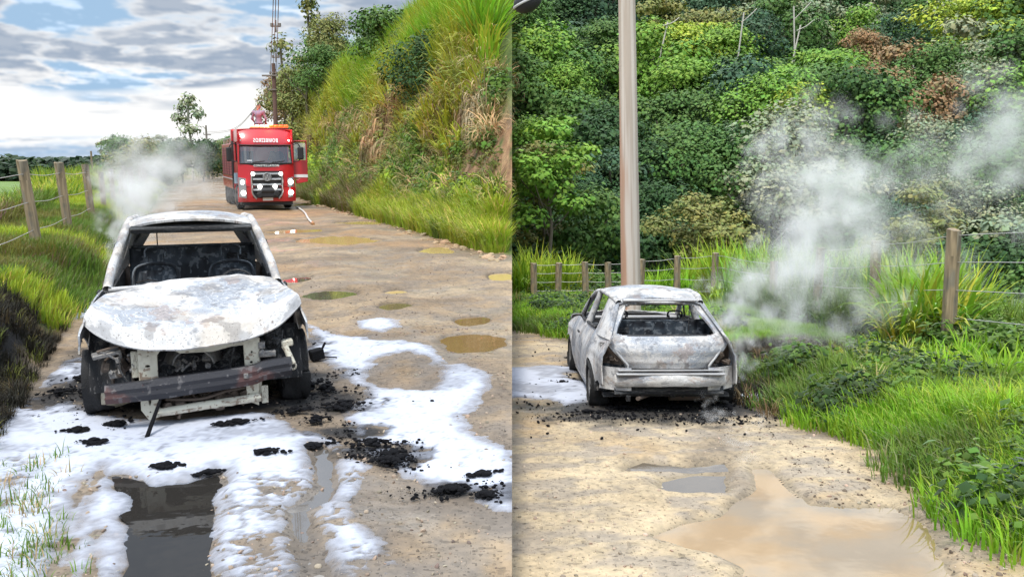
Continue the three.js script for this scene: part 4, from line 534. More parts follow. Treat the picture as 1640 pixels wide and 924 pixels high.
// ---------- people ----------
function person(J, bones, cell, lo, size) {   // one smooth skin round a skeleton; bones [a, b, ra, rb, squashZ]
  const n = Math.ceil(size / cell), mc = new MarchingCubes(n, new THREE.MeshStandardMaterial(), false, false, 400000), half = n / 2, f = mc.field; mc.isolation = 0;
  const B = bones.map(([a, b, ra, rb]) => { const A = J[a], C = J[b]; return [A[0], A[1], A[2], C[0] - A[0], C[1] - A[1], C[2] - A[2], ra, rb, (C[0] - A[0]) ** 2 + (C[1] - A[1]) ** 2 + (C[2] - A[2]) ** 2 + 1e-9]; });
  for (let k = 0; k < n; k++) for (let j = 0; j < n; j++) for (let i = 0; i < n; i++) {
    const x = lo[0] + (i - half) / half * size / 2 + size / 2, y = lo[1] + (j - half) / half * size / 2 + size / 2, z = lo[2] + (k - half) / half * size / 2 + size / 2; let s = 0;
    for (const b of B) { const px = x - b[0], py = y - b[1], pz = z - b[2], t = clamp((px * b[3] + py * b[4] + pz * b[5]) / b[8]), d = Math.hypot(px - t * b[3], py - t * b[4], pz - t * b[5]) - lerp(b[6], b[7], t); if (d < 0.25) s += Math.exp(-d * 55); }
    f[k * n * n + j * n + i] = s > 0 ? Math.log(s) / 55 : -0.25;
  }
  mc.update(); const c = mc.count, g = new THREE.BufferGeometry(), p = mc.positionArray.slice(0, c * 3), nn = mc.normalArray.slice(0, c * 3);
  for (let i = 0; i < c; i++) for (let a = 0; a < 3; a++) p[3 * i + a] = lo[a] + p[3 * i + a] * size / 2 + size / 2;
  g.setAttribute('position', new THREE.BufferAttribute(p, 3)); g.setAttribute('normal', new THREE.BufferAttribute(nn, 3)); return g;
}
function hand(w, dir, side, curl) { // palm, four bent fingers of their own length, and a thumb from the side of the palm
  const J = { w, p: w.map((c, i) => c + dir[i] * 0.05), k: w.map((c, i) => c + dir[i] * 0.09) }, B = [['w', 'p', 0.026, 0.032], ['p', 'k', 0.034, 0.03]], across = [dir[1] * side, -dir[0] * side, 0.25]; const L = Math.hypot(...across); for (let i = 0; i < 3; i++) across[i] /= L;
  const nrm = [dir[1] * across[2] - dir[2] * across[1], dir[2] * across[0] - dir[0] * across[2], dir[0] * across[1] - dir[1] * across[0]];
  [0.036, 0.043, 0.04, 0.031].forEach((len, f) => { const o = (f - 1.5) * 0.019, a = J.k.map((c, i) => c + across[i] * o), b = a.map((c, i) => c + dir[i] * len + nrm[i] * len * curl * 0.4), d = b.map((c, i) => c + dir[i] * len * (1 - curl) * 0.9 + nrm[i] * len * curl); J['a' + f] = a; J['b' + f] = b; J['d' + f] = d; B.push(['a' + f, 'b' + f, 0.0095, 0.009], ['b' + f, 'd' + f, 0.009, 0.0075]); });
  J.t0 = J.p.map((c, i) => c - across[i] * 0.028); J.t1 = J.t0.map((c, i) => c - across[i] * 0.026 + dir[i] * 0.03); J.t2 = J.t1.map((c, i) => c + dir[i] * 0.03 + nrm[i] * 0.012); B.push(['t0', 't1', 0.011, 0.01], ['t1', 't2', 0.01, 0.008]);
  return person(J, B, 0.0042, w.map((c) => c - 0.13), 0.26);
}
function headGeo(c, tilt) { const J = { sk: [0, 0.035, -0.012], br: [0, 0.05, 0.03], jaw: [0, -0.05, 0.03], chin: [0, -0.075, 0.052], nose0: [0, 0.02, 0.082], nose1: [0, -0.012, 0.102], lip0: [-0.018, -0.042, 0.08], lip1: [0.018, -0.042, 0.08], ew: [0.078, 0.0, 0], ew2: [0.08, 0.03, -0.012], er: [-0.078, 0, 0], er2: [-0.08, 0.03, -0.012], bl: [-0.04, 0.03, 0.075], blr: [0.04, 0.03, 0.075], nk: [0, -0.13, -0.02] };
  const g = person(J, [['sk', 'br', 0.082, 0.068], ['br', 'jaw', 0.068, 0.056], ['jaw', 'chin', 0.05, 0.026], ['nose0', 'nose1', 0.011, 0.015], ['lip0', 'lip1', 0.009, 0.009], ['ew', 'ew2', 0.012, 0.016], ['er', 'er2', 0.012, 0.016], ['bl', 'blr', 0.013, 0.013], ['sk', 'nk', 0.06, 0.052]], 0.008, [-0.16, -0.2, -0.16], 0.34); return g.applyMatrix4(new THREE.Matrix4().makeRotationFromEuler(new THREE.Euler(...tilt))).translate(...c); }
function hairGeo(c, tilt) { const g = sheet((s, t) => { const a = s * 6.2832, p = t * 1.75, k = Math.cos(a) > 0.2 && p > 1.0 ? lerp(0.6, 0.68, 0) : 1, q = Math.min(p, Math.cos(a) > 0 ? lerp(1.75, 1.0, Math.cos(a)) : 1.75), R = 0.094; return [Math.sin(q) * Math.sin(a) * R * 0.92, 0.03 + Math.cos(q) * R * 1.02, -0.005 + Math.sin(q) * Math.cos(a) * R * 1.05]; }, 24, 12, -0.008); return g.applyMatrix4(new THREE.Matrix4().makeRotationFromEuler(new THREE.Euler(...tilt))).translate(...c); }
const shirtM = std([0.24, 0.20, 0.27], 0.9), trouserM = std([0.10, 0.07, 0.09], 0.9), skinM = std([0.30, 0.17, 0.11], 0.6), hairM = std([0.02, 0.015, 0.013], 0.8), darkCloth = std([0.035, 0.03, 0.032], 0.9), bootM = std([0.03, 0.03, 0.03], 0.7);
function figure(name, label, pos, turn, J, tilt, mats) {
  const t = thing(name, label, 'person', pos, turn), k = person(J, [['neck', 'chest', 0.06, 0.12], ['chest', 'belly', 0.135, 0.115], ['belly', 'hip', 0.12, 0.13], ['shL', 'chest', 0.07, 0.1], ['shR', 'chest', 0.07, 0.1], ['shL', 'elL', 0.058, 0.045], ['elL', 'wrL', 0.044, 0.03], ['shR', 'elR', 0.058, 0.045], ['elR', 'wrR', 0.044, 0.03], ['hip', 'hpL', 0.12, 0.1], ['hip', 'hpR', 0.12, 0.1], ['hpL', 'knL', 0.092, 0.06], ['knL', 'anL', 0.06, 0.04], ['hpR', 'knR', 0.092, 0.06], ['knR', 'anR', 0.06, 0.04], ['anL', 'toL', 0.045, 0.036], ['anR', 'toR', 0.045, 0.036], ['neck', 'head', 0.055, 0.05]], 0.02, [-0.92, -0.06, -0.92], 1.84);
  // one skin; the cloth colours change where the clothes end
  const p = k.attributes.position, col = new Float32Array(p.count * 3), near = (q, r, i) => Math.hypot(p.getX(i) - q[0], p.getY(i) - q[1], p.getZ(i) - q[2]) < r;
  for (let i = 0; i < p.count; i++) { let c = p.getY(i) > J.hip[1] + 0.02 ? mats.top : mats.legs; if (near(J.wrL, 0.06, i) || near(J.wrR, 0.06, i) || near(J.head, 0.1, i)) c = [0.30, 0.17, 0.11]; if (near(J.toL, 0.13, i) && p.getY(i) < J.anL[1] + 0.06 || near(J.toR, 0.13, i) && p.getY(i) < J.anR[1] + 0.06) c = [0.03, 0.03, 0.03]; col.set(c, 3 * i); }
  k.setAttribute('color', new THREE.BufferAttribute(col, 3)); const skin = (g) => { const n = g.attributes.position.count, a = new Float32Array(n * 3); for (let i = 0; i < n; i++) a.set([0.30, 0.17, 0.11], 3 * i); g.setAttribute('color', new THREE.BufferAttribute(a, 3)); return g; };
  const dirOf = (a, b) => { const d = b.map((c, i) => c - a[i]), L = Math.hypot(...d); return d.map((c) => c / L); };
  part('body', [k, skin(hand(J.wrL, dirOf(J.elL, J.wrL), 1, 0.45)), skin(hand(J.wrR, dirOf(J.elR, J.wrR), -1, 0.45)), skin(headGeo(J.head, tilt))], new THREE.MeshStandardMaterial({ vertexColors: true, roughness: 0.88 }), t);
  part('hair', hairGeo(J.head, tilt), hairM, t); return t;
}
{ // on the truck, behind the beacons, back turned and looking down
  const p = new THREE.Vector3(0.1, 2.45, -2.95).applyMatrix4(new THREE.Matrix4().makeRotationY(TR)).add(truck.position);
  figure('person', 'person in grey shirt standing on the fire truck looking down', p.toArray(), TR + Math.PI * 0.85, { hip: [0, 0.92, 0], belly: [0, 1.08, 0.01], chest: [0, 1.3, -0.02], neck: [0, 1.47, 0.02], head: [0.02, 1.6, 0.07], shL: [0.2, 1.4, 0], shR: [-0.2, 1.4, 0], elL: [0.29, 1.14, 0.02], elR: [-0.29, 1.14, 0.02], wrL: [0.24, 0.98, 0.2], wrR: [-0.22, 0.97, 0.2], hpL: [0.1, 0.88, 0], hpR: [-0.1, 0.88, 0], knL: [0.12, 0.47, 0.03], knR: [-0.12, 0.47, 0.03], anL: [0.13, 0.08, 0], anR: [-0.13, 0.08, 0], toL: [0.15, 0.04, 0.14], toR: [-0.15, 0.04, 0.14] }, [0.55, 0, 0], { top: [0.24, 0.20, 0.27], legs: [0.10, 0.07, 0.09] });
  // dark figure inside the cab
  const q = new THREE.Vector3(0.56, 1.1, -1.06).applyMatrix4(new THREE.Matrix4().makeRotationY(TR)).add(truck.position);
  figure('person', 'dark clothed person seated behind the truck windscreen', q.toArray(), TR, { hip: [0, 0.57, -0.05], belly: [0, 0.72, 0.0], chest: [-0.05, 0.95, 0.08], neck: [-0.07, 1.1, 0.12], head: [-0.08, 1.24, 0.17], shL: [0.14, 1.04, 0.08], shR: [-0.25, 1.02, 0.1], elL: [0.22, 0.82, 0.25], elR: [-0.36, 0.82, 0.26], wrL: [0.15, 0.84, 0.48], wrR: [-0.34, 0.84, 0.5], hpL: [0.1, 0.53, 0], hpR: [-0.1, 0.53, 0], knL: [0.14, 0.55, 0.42], knR: [-0.14, 0.55, 0.42], anL: [0.14, 0.14, 0.5], anR: [-0.14, 0.14, 0.5], toL: [0.14, 0.1, 0.64], toR: [-0.14, 0.1, 0.64] }, [0.25, -0.3, 0], { top: [0.035, 0.03, 0.032], legs: [0.03, 0.03, 0.035] });
}
// ---------- growth ----------
function blades(n, seed, { h = [0.2, 0.4], w = 0.012, spread = 0.1, bend = 0.5, segs = 3, droop = 0, hue = 0.12, dry = 0 }) {
  const r = rng(seed), pos = [], idx = [], col = [];
  for (let i = 0; i < n; i++) {
    const a = r() * 6.283, d = spread * Math.sqrt(r()), x0 = Math.cos(a) * d, z0 = Math.sin(a) * d, L = lerp(h[0], h[1], r()), dir = a + (r() - 0.5) * 2.2, b = bend * (0.3 + r()), cx = Math.cos(dir), cz = Math.sin(dir), sx = -cz, sz = cx, ww = w * (0.7 + 0.6 * r()), isDry = r() < dry, k = 1 + (r() - 0.5) * 2 * hue, c = isDry ? [1.75 * k, 1.0 * k, 3.2 * k] : [k * (0.9 + 0.3 * r()), k, k * 0.9], s0 = pos.length / 3;
    let x = x0, y = -0.03, z = z0, ang = 0.08 * r() + b * 0.15;
    for (let j = 0; j <= segs; j++) {
      const t = j / segs, hw = ww * (1 - t ** 1.7) * (0.75 + 0.5 * Math.min(1, t * 3));
      pos.push(x - sx * hw, y, z - sz * hw); col.push(...c); if (j < segs) { pos.push(x + sx * hw, y + hw * 0.25, z + sz * hw); col.push(...c); }
      const st = L / segs; x += cx * Math.sin(ang) * st; z += cz * Math.sin(ang) * st; y += Math.cos(ang) * st; ang += b * 1.5 * (0.5 + t) / segs * 2 + droop * t;
    }
    for (let j = 0; j < segs; j++) { const p = s0 + j * 2; idx.push(p, p + 1, p + 2); if (j < segs - 1) idx.push(p + 1, p + 3, p + 2); }
  }
  const g = new THREE.BufferGeometry(); g.setAttribute('position', new THREE.Float32BufferAttribute(pos, 3)); g.setAttribute('color', new THREE.Float32BufferAttribute(col, 3)); g.setIndex(idx); g.computeVertexNormals(); return g;
}
function leafCloud(n, seed, lobes, size, up = 0.5, shell = 0.35, hue = 0.22) {   // bent leaf sprays spread through lobes [x, y, z, rx, ry, rz]
  const r = rng(seed), pos = [], col = [], idx = [], tot = lobes.reduce((a, l) => a + l[3] * l[4], 0), nrm = V(), t1 = V(), t2 = V(), rnd = V();
  for (const l of lobes) { const lk = 1 + (r() - 0.5) * 0.24, lw = 1 + (r() - 0.5) * 0.2; for (let i = 0, m = Math.round(n * l[3] * l[4] / tot); i < m; i++) {
    const zz = r() * 2 - 1, a = r() * 6.283, q = Math.sqrt(1 - zz * zz), rad = 1 - shell * r() ** 1.5, bump = 1 + (0.2 * vnoise(a * 2.1 + l[0] * 3, zz * 3.3 + seed) + 0.22 * vnoise(a * 5.3 + l[2] * 5, zz * 8 + seed * 2)), dx = q * Math.cos(a), dy = zz, dz = q * Math.sin(a);
    if (dy < -0.55 && r() < 0.6) continue;
    const x = l[0] + dx * l[3] * rad * bump, y = l[1] + dy * l[4] * rad * bump, z = l[2] + dz * (l[5] ?? l[3]) * rad * bump;
    nrm.set(dx, dy + up, dz).normalize(); rnd.set(r() - 0.5, r() - 0.5, r() - 0.5).multiplyScalar(1.1); nrm.add(rnd).normalize(); t1.set(r() - 0.5, r() - 0.5, r() - 0.5).cross(nrm).normalize(); t2.crossVectors(nrm, t1);
    const s = size * (0.55 + 0.95 * r() ** 1.5), w = s * 0.42, k = lk * (1 + (r() - 0.5) * 2 * hue), c = [k * lw * (0.9 + 0.35 * r()), k, k * (0.8 + 0.3 * r())], o = pos.length / 3, f = s * 0.16;
    const P = (u, v, d) => pos.push(x + t1.x * u + t2.x * v - nrm.x * d, y + t1.y * u + t2.y * v - nrm.y * d, z + t1.z * u + t2.z * v - nrm.z * d);
    P(-s * 0.5, 0, f); P(0, -w, f * 0.6); P(s * 0.5, 0, f); P(0, w, f * 0.6); P(0, 0, 0); for (let j = 0; j < 5; j++) col.push(...c);
    idx.push(o, o + 1, o + 4, o + 1, o + 2, o + 4, o + 2, o + 3, o + 4, o + 3, o, o + 4);
  } }
  const g = new THREE.BufferGeometry(); g.setAttribute('position', new THREE.Float32BufferAttribute(pos, 3)); g.setAttribute('color', new THREE.Float32BufferAttribute(col, 3)); g.setIndex(idx); g.computeVertexNormals(); return g;
}
const leafy = (c, tr = 0.3) => new THREE.MeshPhysicalMaterial({ color: new THREE.Color().setRGB(...c), roughness: 0.62, vertexColors: true, side: THREE.DoubleSide, transmission: tr, thickness: 0, specularIntensity: 0.4 });
const grassM = leafy([1, 1, 1], 0.42), strawM = leafy([1, 1, 1], 0.15);
grassM.roughness = strawM.roughness = 0.85;
const shortT = blades(46, 1, { h: [0.1, 0.26], w: 0.006, spread: 0.16, bend: 0.7, segs: 3, dry: 0.12 });
const midT = blades(44, 2, { h: [0.25, 0.6], w: 0.009, spread: 0.18, bend: 0.75, segs: 4, dry: 0.1 });
const caneT = blades(26, 3, { h: [0.9, 2.0], w: 0.036, spread: 0.3, bend: 0.42, segs: 6, dry: 0.08 });
const caneB = blades(26, 4, { h: [0.7, 1.6], w: 0.034, spread: 0.28, bend: 0.75, segs: 6, dry: 0.25 });
const deadT = blades(44, 12, { h: [0.25, 0.6], w: 0.008, spread: 0.2, bend: 0.95, segs: 4 });
const strawT = blades(60, 5, { h: [0.7, 1.6], w: 0.014, spread: 0.3, bend: 1.0, segs: 7, droop: 0.55, dry: 0 });
function skirt(n, seed) { // dead blades that come out of the bank (+z) and hang down its face
  const r = rng(seed), pos = [], col = [], idx = [];
  for (let i = 0; i < n; i++) { const x0 = (r() - 0.5) * 0.8, y0 = 0.25 * (r() - 0.3), L = 0.5 + 1.1 * r(), out = 0.14 + 0.3 * r(), sw = (r() - 0.5) * 0.4, w = 0.008 + 0.012 * r(), k = 0.7 + 0.6 * r(), s0 = pos.length / 3, a = r() * 3.14, wx = Math.cos(a) * w, wz = Math.sin(a) * w;
    for (let j = 0; j <= 6; j++) { const t = j / 6, x = x0 + sw * t, y = y0 + 0.18 * Math.sin(Math.min(1, t * 2.2) * 2.2) - L * t ** 1.6, z = out * Math.min(1, t * 2.6) ** 0.7 + 0.05 * t, q = 1 - 0.7 * t ** 3; pos.push(x - wx * q, y, z - wz * q, x + wx * q, y, z + wz * q); col.push(k, k, k, k, k, k); if (j) { const o = s0 + j * 2; idx.push(o - 2, o - 1, o, o - 1, o + 1, o); } } }
  const g = new THREE.BufferGeometry(); g.setAttribute('position', new THREE.Float32BufferAttribute(pos, 3)); g.setAttribute('color', new THREE.Float32BufferAttribute(col, 3)); g.setIndex(idx); g.computeVertexNormals(); return g;
}
const skirtT = skirt(70, 31), lushT = blades(34, 14, { h: [0.3, 0.8], w: 0.0135, spread: 0.22, bend: 0.8, segs: 5, dry: 0.03 });
const weedT = leafCloud(70, 6, [[0, 0.12, 0, 0.34, 0.2]], 0.085, 0.8, 0.7, 0.3);
const bigLeafT = leafCloud(90, 7, [[0, 0.3, 0, 0.5, 0.42]], 0.14, 0.8, 0.7, 0.25);
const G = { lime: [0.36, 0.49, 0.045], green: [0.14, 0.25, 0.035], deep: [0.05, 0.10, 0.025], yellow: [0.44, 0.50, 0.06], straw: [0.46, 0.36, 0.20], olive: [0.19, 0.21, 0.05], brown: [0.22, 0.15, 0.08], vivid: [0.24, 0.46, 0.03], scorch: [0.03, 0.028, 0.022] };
const vary = (c, r, a = 0.25) => { const k = 1 + (r() - 0.5) * 2 * a; return [c[0] * k * (0.9 + 0.25 * r()), c[1] * k, c[2] * k]; };
{ // left verge: short turf, scorched where the bank burnt
  const r = rng(101), a = [], b = [], scorched = [], tall = [], yell = [];
  for (let i = 0; i < 30000; i++) {
    const u = 4.5 + 60 * r() ** 1.9, e = -0.1 + 2.6 * r(), v = -1.42 + bendL(u) - e - 0.012 * u, [x, z] = fromUV(u, v); if (x > -0.4 || u < 5.6) continue;
    if (r() < sstep(10, 60, u) * 0.6) continue;
    const y = hL(x, z), burn = Math.exp(-(((u - 8.9) / 2.4) ** 2)) * sstep(2.4, 1.4, e) + 0.35 * fbm(x * 2, z * 2, 3);
    if (e < 0.35 && r() < 0.5 - e) continue;
    if (burn > 0.34) { if (r() < 0.55) scorched.push([x, y, z, 0.2 + 0.25 * r(), r() * 6, 0, 0, vary(r() < 0.8 ? G.scorch : r() < 0.5 ? [0.13, 0.1, 0.05] : G.olive, r)]); continue; }
    const c = fbm(x * 0.7, z * 0.7, 3); (u < 14 || e < 1.9 || r() < 0.85 ? a : b).push([x, y, z, (u < 10 ? 0.6 : u < 14 ? 0.8 : 1) * (0.75 + 0.6 * r()) * (1 + u * 0.012), r() * 6, 0, 0, vary(c > 0.08 ? G.lime : c < -0.22 ? G.olive : G.green, r)]);
  }
  // taller growth along and behind the fence
  for (let i = 0; i < 3600; i++) {
    const u = 11 + 62 * r() ** 1.5, e = 2.0 + 5.0 * r() ** 1.3, v = -2.9 - e * 0.6 + bendL(u) - 0.012 * u, [x, z] = fromUV(u, v); const n = fbm(u * 0.35, e * 0.5 + 7, 3), px = 820 - x / z * FPX; if (n < -0.05 || (px < 66 && px > -60 && u > 16 && e < 9)) continue;
    const yl = u < 16 || n > 0.2; (yl ? yell : tall).push([x, hL(x, z), z, (0.32 + 0.42 * r()) * sstep(2.2, 4.2, e + n), r() * 6, 0, 0, vary(yl ? (r() < 0.5 ? G.yellow : G.lime) : r() < 0.7 ? G.green : G.lime, r)]);
  }
  scatter('grass', shortT, grassM, a, 'short green turf along the left roadside fence', 'grass'); scatter('grass', midT, grassM, b, 'knee high grass tufts on the left verge', 'grass');
  scatter('grass', deadT, strawM, scorched, 'scorched blackened grass on the bank beside the burnt car', 'grass'); scatter('grass', caneT, grassM, tall, 'tall green grass behind the left fence', 'grass'); scatter('grass', caneB, grassM, yell, 'yellowing tall grass by the leaning fence posts', 'grass');
  // sprouts coming up through the foam, bottom left
  const s = []; for (let i = 0; i < 85; i++) { const px = 120 * r() ** 1.1 - 20, py = 735 + 220 * r(), [x, z] = onL(px + (r() < 0.2 ? 60 * r() : 0), py); s.push([x, hL(x, z), z, 0.55 + 0.5 * r(), r() * 6, 0, 0, vary(r() < 0.35 ? G.straw : G.green, r), 0.9]); }
  scatter('grass', blades(9, 8, { h: [0.1, 0.24], w: 0.004, spread: 0.07, bend: 0.8, segs: 4 }), grassM, s, 'sparse grass sprouting through the foam at the left corner', 'grass');
}
{ // the bank right of the left road
  const r = rng(202), short = [], mid = [], weed = [], big = [], cane = [], arch = [], straw = [], dk = [], skirts = [];
  for (let i = 0; i < 62000; i++) {
    const u = 17 + 75 * r() ** 1.7, w = -0.15 + 9.5 * r(), v = toe(u) + w, [x, z] = fromUV(u, v); if (x > -0.3 || r() < sstep(28, 90, u) * 0.75) continue;
    const n = fbm(u * 0.33, w * 0.7, 4), n2 = fbm(u * 0.9 + 9, w * 1.2, 3), y = hL(x, z), k = 1 + (u - 20) * 0.008, ry = r() * 6;
    const strawZone = w > 1.9 && w < 3.6 && fbm(u * 0.45 + 3, w * 0.4, 3) > 0.1;
    const earth = w > 0.7 && w < 2.5 && n2 < 0.2 && u < 25 + 5 * n, sk = () => [x, y + 0.15, z, 0.75 + 0.5 * r(), -1.22 + 0.7 * (r() - 0.5), 0, 0, vary(r() < 0.65 ? G.straw : G.brown, r, 0.3)];
    if (w < 1.0) { if (r() < 0.85) (r() < 0.5 ? short : mid).push([x, y, z, (1.0 + 0.7 * r()) * k, ry, 0, 0, vary(n > 0.12 ? G.lime : n > -0.1 ? G.green : G.olive, r)]); continue; }
    if (earth) { if (r() < 0.12) weed.push([x, y, z, 0.5 + 0.5 * r(), ry, 0, 0, vary(G.olive, r)]); continue; }
    if (w > 2.2 && w < 3.5 && x < -0.9 && fbm(u * 0.4 + 3, 2, 3) + 0.4 * n2 > -0.05 && r() < 0.11) { skirts.push(sk()); continue; }
    if (strawZone && x < -0.8) { if (r() < 0.07) if (r() < 0.3) straw.push([x, y + 0.1, z, (0.8 + 0.5 * r()), ry, 0.5 * (r() - 0.2), 0.25, vary(r() < 0.7 ? G.straw : G.brown, r, 0.3)]); if (r() < 0.16) arch.push([x, y, z, 0.8 + 0.5 * r(), ry, 0, 0, vary(G.yellow, r)]); if (r() < 0.25) mid.push([x, y, z, 1.2 * k, ry, 0.4, 0.3, vary(G.olive, r)]); continue; }
    if (w < 3.2) { const q = r() * (w < 2.2 ? 0.9 : 1); if (q < 0.46) weed.push([x, y, z, (0.8 + 0.7 * r()) * k, ry, 0, 0.3, vary(n2 > 0.1 ? G.lime : n2 > -0.15 ? G.green : G.olive, r)]); else if (q < 0.52) big.push([x, y, z, 0.7 + 0.5 * r(), ry, 0, 0.3, vary(G.green, r)]); else if (q < 0.6) mid.push([x, y, z, (1 + r()) * k, ry, 0.2, 0.4, vary(n > 0 ? G.green : G.olive, r)]); else if (q < 0.63) arch.push([x, y, z, 0.5 + 0.4 * r(), ry, 0, 0.2, vary(n > 0 ? G.lime : G.yellow, r)]); else if (q < 0.67) straw.push([x, y, z, 0.55 + 0.4 * r(), ry, 0.5, 0, vary(G.straw, r)]); continue; }
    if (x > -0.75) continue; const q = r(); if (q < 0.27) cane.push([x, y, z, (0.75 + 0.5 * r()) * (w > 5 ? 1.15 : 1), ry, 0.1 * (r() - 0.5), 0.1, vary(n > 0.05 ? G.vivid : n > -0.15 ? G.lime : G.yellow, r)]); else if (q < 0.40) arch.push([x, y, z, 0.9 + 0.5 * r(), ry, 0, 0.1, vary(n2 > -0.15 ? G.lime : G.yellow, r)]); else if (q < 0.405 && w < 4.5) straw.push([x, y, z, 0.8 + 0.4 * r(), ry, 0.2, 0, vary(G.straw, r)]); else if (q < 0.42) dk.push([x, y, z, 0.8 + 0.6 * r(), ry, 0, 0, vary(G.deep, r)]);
  }
  // hanging straw skirts and arching clumps seen singly
  const clump = (px, py, n, list, c, s0, s1, sp, rz = 0.2) => { for (let i = 0; i < n; i++) { const p = cast(px + (r() - 0.5) * sp[0], py + (r() - 0.5) * sp[1], hL, 12); if (p[0] > -0.7) continue; list.push([p[0], p[1], p[2], lerp(s0, s1, r()), r() * 6, 0.3 * (r() - 0.5), rz, vary(c, r, 0.3)]); } };
  clump(785, 165, 12, straw, [0.50, 0.39, 0.24], 0.9, 1.3, [56, 110]); clump(645, 185, 6, straw, G.brown, 0.7, 1.0, [40, 50]); clump(560, 215, 6, straw, G.straw, 0.7, 1.1, [110, 50]); clump(615, 240, 6, straw, G.straw, 0.6, 0.9, [40, 50]); clump(735, 110, 10, straw, [0.36, 0.28, 0.17], 0.6, 1.0, [90, 60]); clump(520, 215, 24, straw, G.brown, 0.6, 0.9, [60, 40]);
  clump(600, 160, 60, arch, G.yellow, 0.8, 1.3, [150, 60]); clump(770, 145, 18, arch, [0.30, 0.38, 0.07], 0.9, 1.4, [90, 40]); clump(640, 130, 40, cane, G.lime, 0.8, 1.2, [110, 60]); clump(540, 175, 40, cane, G.lime, 0.7, 1.0, [90, 40]); clump(760, 60, 70, cane, G.vivid, 1.0, 1.5, [110, 60]); clump(680, 75, 50, cane, G.lime, 0.9, 1.3, [90, 50]);
  clump(655, 345, 14, mid, [0.2, 0.3, 0.08], 1.2, 1.9, [60, 30], 0); clump(575, 305, 8, mid, G.lime, 1.4, 2.0, [30, 20], 0); clump(690, 355, 10, mid, [0.3, 0.36, 0.14], 1.2, 1.8, [40, 20], 0);
  scatter('grass', shortT, grassM, short, 'bright short grass at the foot of the bank', 'grass'); scatter('grass', midT, grassM, mid, 'rank grass tufts low on the bank', 'grass'); scatter('ground_cover', weedT, grassM, weed, 'low leafy creepers covering the lower bank', 'ground cover'); scatter('ground_cover', bigLeafT, grassM, big, 'broad leaved weeds on the lower bank', 'ground cover');
  scatter('tall_grass', caneT, grassM, cane, 'upright bright green elephant grass along the bank top', 'tall grass'); scatter('tall_grass', caneB, grassM, arch, 'arching yellow green blades over the bank face', 'tall grass'); const hang = (px, py, n, sp, c) => { for (let i = 0; i < n; i++) { const p = cast(px + (r() - 0.5) * sp[0], py + (r() - 0.5) * sp[1], hL, 12); if (p[0] > -0.75) continue; skirts.push([p[0], p[1] + 0.2, p[2], 0.9 + 0.6 * r(), -1.22 + 0.6 * (r() - 0.5), 0, 0, vary(c, r, 0.3)]); } };
  hang(785, 155, 44, [66, 110], [0.50, 0.40, 0.27]); hang(645, 190, 26, [34, 50], G.brown); hang(570, 205, 44, [110, 36], G.straw); hang(615, 240, 30, [36, 40], G.straw); hang(525, 220, 22, [50, 26], G.brown); hang(740, 110, 14, [70, 40], [0.36, 0.28, 0.17]);
  scatter('dry_grass', skirtT, strawM, skirts, 'dead blades hanging in brown skirts below the bank top grass', 'dry grass'); scatter('dry_grass', strawT, strawM, straw, 'dead straw hanging in skirts over the bank face', 'dry grass'); scatter('ground_cover', bigLeafT, grassM, dk, 'dark leafy undergrowth between the tall bank grass', 'ground cover');
}
